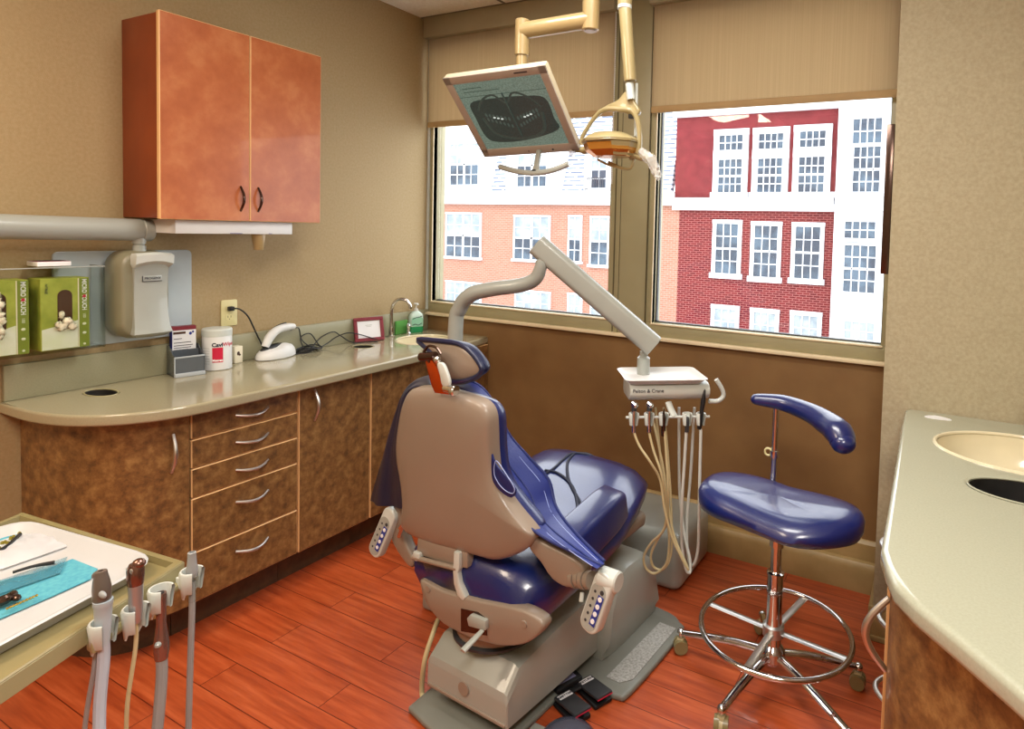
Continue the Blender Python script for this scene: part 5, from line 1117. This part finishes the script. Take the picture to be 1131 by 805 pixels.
# ================================================================== CART (front left)
zc=.85
cA=at(25,565,'z',zc); cB=at(203,619,'z',zc); cC=at(0,753,'z',zc); e=(cC-cB)
cC2=cB+e*1.5; cD=cA+(cC2-cB)+V((-.0,0,0)); 
t=thing('instrument_cart','khaki instrument table with a raised rim at the bottom left','instrument cart',((cA.x+cC2.x)/2,(cA.y+cC2.y)/2,0))
def inset(P,d):
    o=[];N=len(P);c=sum(P,V())/N
    for i in range(N):
        a=(P[i]-P[i-1]).normalized(); b_=(P[(i+1)%N]-P[i]).normalized(); na=V((-a.y,a.x,0)); nb=V((-b_.y,b_.x,0))
        if na.dot(c-P[i])<0: na=-na
        if nb.dot(c-P[i])<0: nb=-nb
        m_=(na+nb); m_=m_/max(m_.dot(na),.2); o.append(P[i]+m_*d)
    return o
Q=[cA,cB,cC2,cD]
b=NB(); dn=lambda P,h:[p+V((0,0,h)) for p in P]
loft(b,[dn(Q,-.035),dn(Q,-.002),dn(inset(Q,.003),0),dn(inset(Q,.014),0),dn(inset(Q,.018),-.012),dn(inset(Q,.05),-.012)]); fixn(b); tp=obj('top',b,['khaki'],t,sharp=30)
b=NB(); loft(b,[dn(Q,-.0355),dn(inset(Q,-.0008),-.0345),dn(inset(Q,-.0008),-.004),dn(inset(Q,.002),-.002)],cap=False); fixn(b); obj('rim',b,'khakil',t,sharp=30)
cc=sum(Q,V())/4
b=NB(); pc=V((cc.x-.05,cc.y-.02,0)); cyl(b,(pc.x,pc.y,.06),(pc.x,pc.y,zc-.036),.028,seg=24); box(b,(pc.x-.12,pc.y-.12,zc-.06),(pc.x+.12,pc.y+.12,zc-.036),.005); obj('column',b,'greyp',t)
for k in range(4):
    a=math.pi/2*k+.5; e_=pc+V((math.cos(a)*.24,math.sin(a)*.24,.065)); b=NB(); tube(b,[pc+V((0,0,.085)),e_],.016,10,smooth=False); lg=obj('leg',b,'greyp',t)
    b=NB(); cyl(b,(e_.x-.012,e_.y,.028),(e_.x+.012,e_.y,.028),.027,seg=20); cyl(b,(e_.x,e_.y,.03),(e_.x,e_.y,.065),.006); obj('caster',b,'dark',lg)
# side rail with four forked holders
ed=(cC-cB).normalized(); on=V((-ed.y,ed.x,0)); on=on if on.x>0 else -on
r0=cB+ed*.005+on*.012+V((0,0,-.035)); r1=at(78,707,'z',zc-.03)
b=NB(); rr1=cB+ed*.205+on*.014+V((0,0,-.036)); tube(b,[r0-V((0,0,.0)),rr1],.009,10,smooth=False); box(b,rr1+V((-.014,-.014,-.012)),rr1+V((.010,.010,.012)),.004); rl=obj('holder_rail',b,'khakil',t)
hold=[]
for i,(u,v) in enumerate(((212,640),(178,660),(150,682),(114,698))):
    c=at(u,v,'z',zc-.02); hold.append(c)
    yaw_=math.atan2(on.y,on.x)
    b=NB(); n=12; rings=[]
    for rr,h in ((.0205,.020),(.0225,.016),(.0175,-.034),(.0145,-.036),(.0145,.0),(.0175,.020)):
        rings.append([c+V((rr*math.cos(a),rr*math.sin(a),h+(.012 if abs(i2-n/2)>n*.3 and h<0 else 0)-(.0))) for i2,a in enumerate([yaw_+math.radians(50)+math.radians(260)*j/n for j in range(n+1)])])
    rings.append(rings[0]); loft(b,rings,cap=False,closed=False)
    fixn(b); 
    base=r0+(rr1-r0)*max(0,min(1,(c-r0).dot(rr1-r0)/(rr1-r0).length_squared))
    box(b,(min(c.x,base.x)-.0,min(c.y,base.y)-.004,c.z-.018),(max(c.x-.014,base.x+.001),max(c.y,base.y)+.004,c.z+.004),.001) if c.x-.014>base.x else None
    obj('forked_holder',b,'offw',t,sharp=60)
def hang(o,pts,r,mt,name='hose'):
    b=NB(); tube(b,pts,r,10,n=8); return obj(name,b,mt,o)
# 1 small grey nozzle (rightmost)
c=hold[0]; tt=thing('saliva_ejector','slim grey suction tip standing in the farthest holder of the cart','suction tip',c,0,'suction tools in the cart holders')
b=NB(); lathe(b,[(.0045,.0),(.0075,.002),(.0078,.018),(.0105,.030),(.0105,.040),(.008,.046)][::-1] if 0 else [(.010,-.005),(.0105,.012),(.0085,.020),(.0075,.038),(.0075,.044),(.005,.045),(.004,.036)],c+V((0,0,.012))); obj('nozzle',b,'rubgrey',tt)
b=NB(); lathe(b,[(.008,-.05),(.0105,-.035),(.0112,-.01),(.0105,.008)],c+V((0,0,.006))); obj('valve_body',b,'acry',tt)
hang(tt,[c+V((0,0,-.004)),c+V((0,0,-.06)),c+V((-.008,-.0,-.20)),c+V((-.02,-.0,-.42)),c+V((-.035,.0,-.62)),c+V((-.06,-.06,-.80)),c+V((-.2,-.12,-.835))],.0058,'rubgrey')
# 2 silver handpiece dropping below its holder
c=hold[1]; tt=thing('suction_handpiece','brown and silver handpiece sunk low in the second farthest holder of the cart','suction handpiece',c,0,'suction tools in the cart holders')
b=NB(); lathe(b,[(.004,.010),(.0085,.010),(.0095,.004),(.0085,-.02),(.008,-.05),(.011,-.075),(.013,-.09),(.013,-.105),(.011,-.12)],c,); obj('body',b,mat('satin mauve metal',(150,124,116),.25,.8),tt)
b=NB(); lathe(b,[(0,.0),(.005,.0),(.005,.0112),(0,.0112)],c); obj('bore',b,'black',tt)
b=NB(); ball(b,c+V((.008,-.010,-.085)),.006,seg=10); obj('button',b,'greyl',tt)
hang(tt,[c+V((0,0,-.118)),c+V((-.001,0,-.17)),c+V((-.004,-.01,-.3)),c+V((.0,-.03,-.45)),c+V((-.01,-.06,-.62)),c+V((-.06,-.10,-.80)),c+V((-.18,-.14,-.83))],.0098,'rubgrey')
# 3 silver handpiece upright
c=hold[2]+V((0,0,.022)); tt=thing('suction_handpiece','silver handpiece with a bronze slanted head in the third holder of the cart','suction handpiece',c,0,'suction tools in the cart holders')
b=NB(); lathe(b,[(.008,-.030),(.0095,-.026),(.011,.0),(.0115,.040)],c); obj('body',b,mat('satin silver',(180,180,182),.28,.7),tt)
b=NB(); lathe(b,[(.0115,.040),(.0125,.042),(.0135,.055),(.0135,.068),(.010,.078),(0,.080)],c); ball(b,c+V((.003,.004,.078)),.011,(1,1,.8),14); hd_=obj('head',b,mat('bronze mauve metal',(132,100,88),.22,.85),tt)
b=NB(); ball(b,c+V((-.004,-.010,.070)),.005,(1,.5,1),10); ball(b,c+V((.006,-.0095,.070)),.005,(1,.5,1),10); obj('ports',b,'steel',hd_)
hang(tt,[c+V((0,0,-.028)),c+V((-.002,0,-.08)),c+V((-.012,-.01,-.2)),c+V((-.035,.0,-.38)),c+V((-.05,.0,-.55)),c+V((-.09,-.05,-.74)),c+V((-.2,-.08,-.83))],.0036,'tubecream')
# 4 big dark suction valve
c=hold[3]+V((0,0,.028)); tt=thing('high_volume_suction','dark headed suction valve on a thick pale hose in the nearest holder of the cart','suction valve',c,0,'suction tools in the cart holders')
b=NB(); lathe(b,[(.009,-.05),(.011,-.03),(.0125,-.0),(.0135,.020),(.0145,.022),(.0145,.030),(.012,.030)],c+V((0,0,.0))); obj('collar',b,mat('pale grey blue plastic',(174,186,194),.35),tt)
b=NB(); lathe(b,[(.0125,.028),(.0135,.032),(.0140,.050),(.0125,.062),(.010,.074),(.009,.080),(.004,.081),(.003,.07)],c,(-.08,0,1)); ball(b,c+V((-.010,-.006,.074)),.006,seg=10); hd_=obj('valve_head',b,mat('grey brown plastic',(96,84,76),.3,coat=.4),tt)
b=NB(); ball(b,c+V((.013,-.006,.046)),.0075,(1.5,.6,.8),14); obj('thumb_lever',b,'rubgrey',hd_)
hang(tt,[c+V((0,0,-.045)),c+V((.0,0,-.08)),c+V((.008,-.01,-.16)),c+V((.03,-.02,-.27)),c+V((.05,-.03,-.40)),c+V((.05,-.05,-.6)),c+V((-.04,-.08,-.78)),c+V((-.16,-.1,-.83))],.0095,'tubegrey')
# loose hose from below the rail
tt=thing('floor_hose','thin grey hose hanging from the near end of the cart rail','hose',rr1)
hang(tt,[rr1+V((-.01,0,-.012)),rr1+V((-.02,0,-.06)),rr1+V((-.05,.0,-.16)),rr1+V((-.075,.0,-.30)),rr1+V((-.10,.0,-.5)),rr1+V((-.16,-.04,-.70)),rr1+V((-.26,-.06,-.80))],.004,'rubgrey')
# tray with contents ------------------------------------------------------
tz=zc-.011
t=thing('instrument_tray','white plastic tray holding turquoise bib and instruments on the khaki cart','tray',(cc.x,cc.y,tz))
k0=at(-90,560,'z',tz+.02);k1=at(0,568,'z',tz+.02);k2=at(147,610,'z',tz+.02);k3=at(130,632,'z',tz+.02); k4=at(0,700,'z',tz+.02)
eA=(k2-k1).normalized(); eB=(k4-k3).normalized()
T0=at(178,619,'z',tz+.02); T1=T0-eA*.46; T3=T0+eB*.36; T2=T3-eA*.44
def roundpoly(P,r,n=5):
    o=[]
    for i,p in enumerate(P):
        a=(P[i-1]-p).normalized(); b_=(P[(i+1)%len(P)]-p).normalized(); s=p+a*r; e=p+b_*r
        for k in range(n+1):
            t_=k/n; o.append(s*(1-t_)**2+p*2*t_*(1-t_)+e*t_*t_)
    return o
RP=roundpoly([T0,T1,T2,T3],.07); RP=[V((p.x,p.y,0)) for p in RP]
b=NB(); loft(b,[dn(inset(RP,i_),tz+h) for i_,h in ((.016,.0005),(.006,.018),(-.002,.024),(.001,.027),(.007,.0255),(.022,.004),(.05,.003))]); fixn(b); tr=obj('pan',b,'trayw',t,sharp=60)
def tp_(u,v,h=.005): return at(u,v,'z',tz+h)
t=thing('paper_bib','turquoise textured paper bib spread in the white tray','paper bib',tp_(60,640))
b=NB(); prism(b,[tp_(u,v) for u,v in ((80,618),(108,629),(100,640),(60,658),(0,684),(-60,708),(-70,660),(0,642),(40,634))],(0,0,.002)); obj('sheet',b,'teal',t)
t=thing('napkin','crumpled white napkin between the turquoise sheets in the tray','napkin',tp_(40,610))
b=NB(); 
gp=[[tp_(-40+ (38+40)*i/8+ 40*j/6, 612+ (585-612)*i/8+ 18*j/6,.006) for j in range(7)] for i in range(9)]
vs=[[b.verts.new(p+V((0,0,.002+.010*abs(math.sin(i*1.3+j*.9))*math.sin(math.pi*j/6)))) for j,p in enumerate(r)] for i,r in enumerate(gp)]
for i in range(8):
    for j in range(6): b.faces.new((vs[i][j],vs[i+1][j],vs[i+1][j+1],vs[i][j+1]))
bmesh.ops.solidify(b,geom=list(b.faces),thickness=.0015); fixn(b); obj('cloth',b,'paper',t,sharp=60)
t=thing('instrument_pouch','blue film pouch with dark instruments lying on the turquoise bib','pouch',tp_(30,650))
b=NB(); gp=[[tp_(-40+115*i/10-8*j/6, 664-40*i/10+ 18*j/6-9,.010) for j in range(7)] for i in range(11)]
vs=[[b.verts.new(p+V((0,0,.001+.007*math.sin(math.pi*j/6)*(.6+.4*math.sin(i*1.7))))) for j,p in enumerate(r)] for i,r in enumerate(gp)]
for i in range(10):
    for j in range(6): b.faces.new((vs[i][j],vs[i+1][j],vs[i+1][j+1],vs[i][j+1]))
bmesh.ops.solidify(b,geom=list(b.faces),thickness=.0008); fixn(b); obj('film',b,'tealf',t,sharp=60)
t=thing('mouth_mirror','black handled instrument lying across the napkin in the tray','hand instrument',tp_(38,628,.02))
b=NB(); tube(b,[tp_(14,632,.018),tp_(38,625,.02),tp_(60,621,.02)],[.0028,.0032,.0042],8); obj('handle',b,'black',t)
t=thing('extraction_tool','brass and black instrument bundle at the near left of the tray','hand instrument',tp_(10,662,.02))
b=NB(); tube(b,[tp_(-12,668,.018),tp_(6,662,.02),tp_(16,655,.02)],[.008,.009,.006],10); ball(b,tp_(18,660,.018),.010,(1,.7,.6),12); obj('dark_body',b,'bronze',t)
b=NB()
for k in range(10): ball(b,tp_(8+3.6*k,672-1.6*k,.016),.0026,seg=8)
obj('gilt_beads',b,mat('brass',(214,190,110),.2,.9),t)
t=thing('cutter_block','olive and gold instrument cluster on the far turquoise sheet','hand instrument',tp_(12,600,.02))
b=NB(); prism(b,[tp_(u,v,.005) for u,v in ((-50,606),(0,590),(30,588),(50,593),(18,602),(-40,620))],(0,0,.002)); obj('sheet',b,'teal',t)
b=NB()
for k in range(9): ball(b,tp_(-4+3.2*k,606-2.0*k+2*math.sin(k*2),.013),.0055,(1,.7,.8+.4*R.random()),8)
obj('tool_heads',b,mat('olive gold metal',(170,160,70),.25,.7),t)
b=NB(); tube(b,[tp_(-8,612,.012),tp_(8,603,.014),tp_(22,590,.014)],.004,8); obj('dark_shaft',b,'black',t)
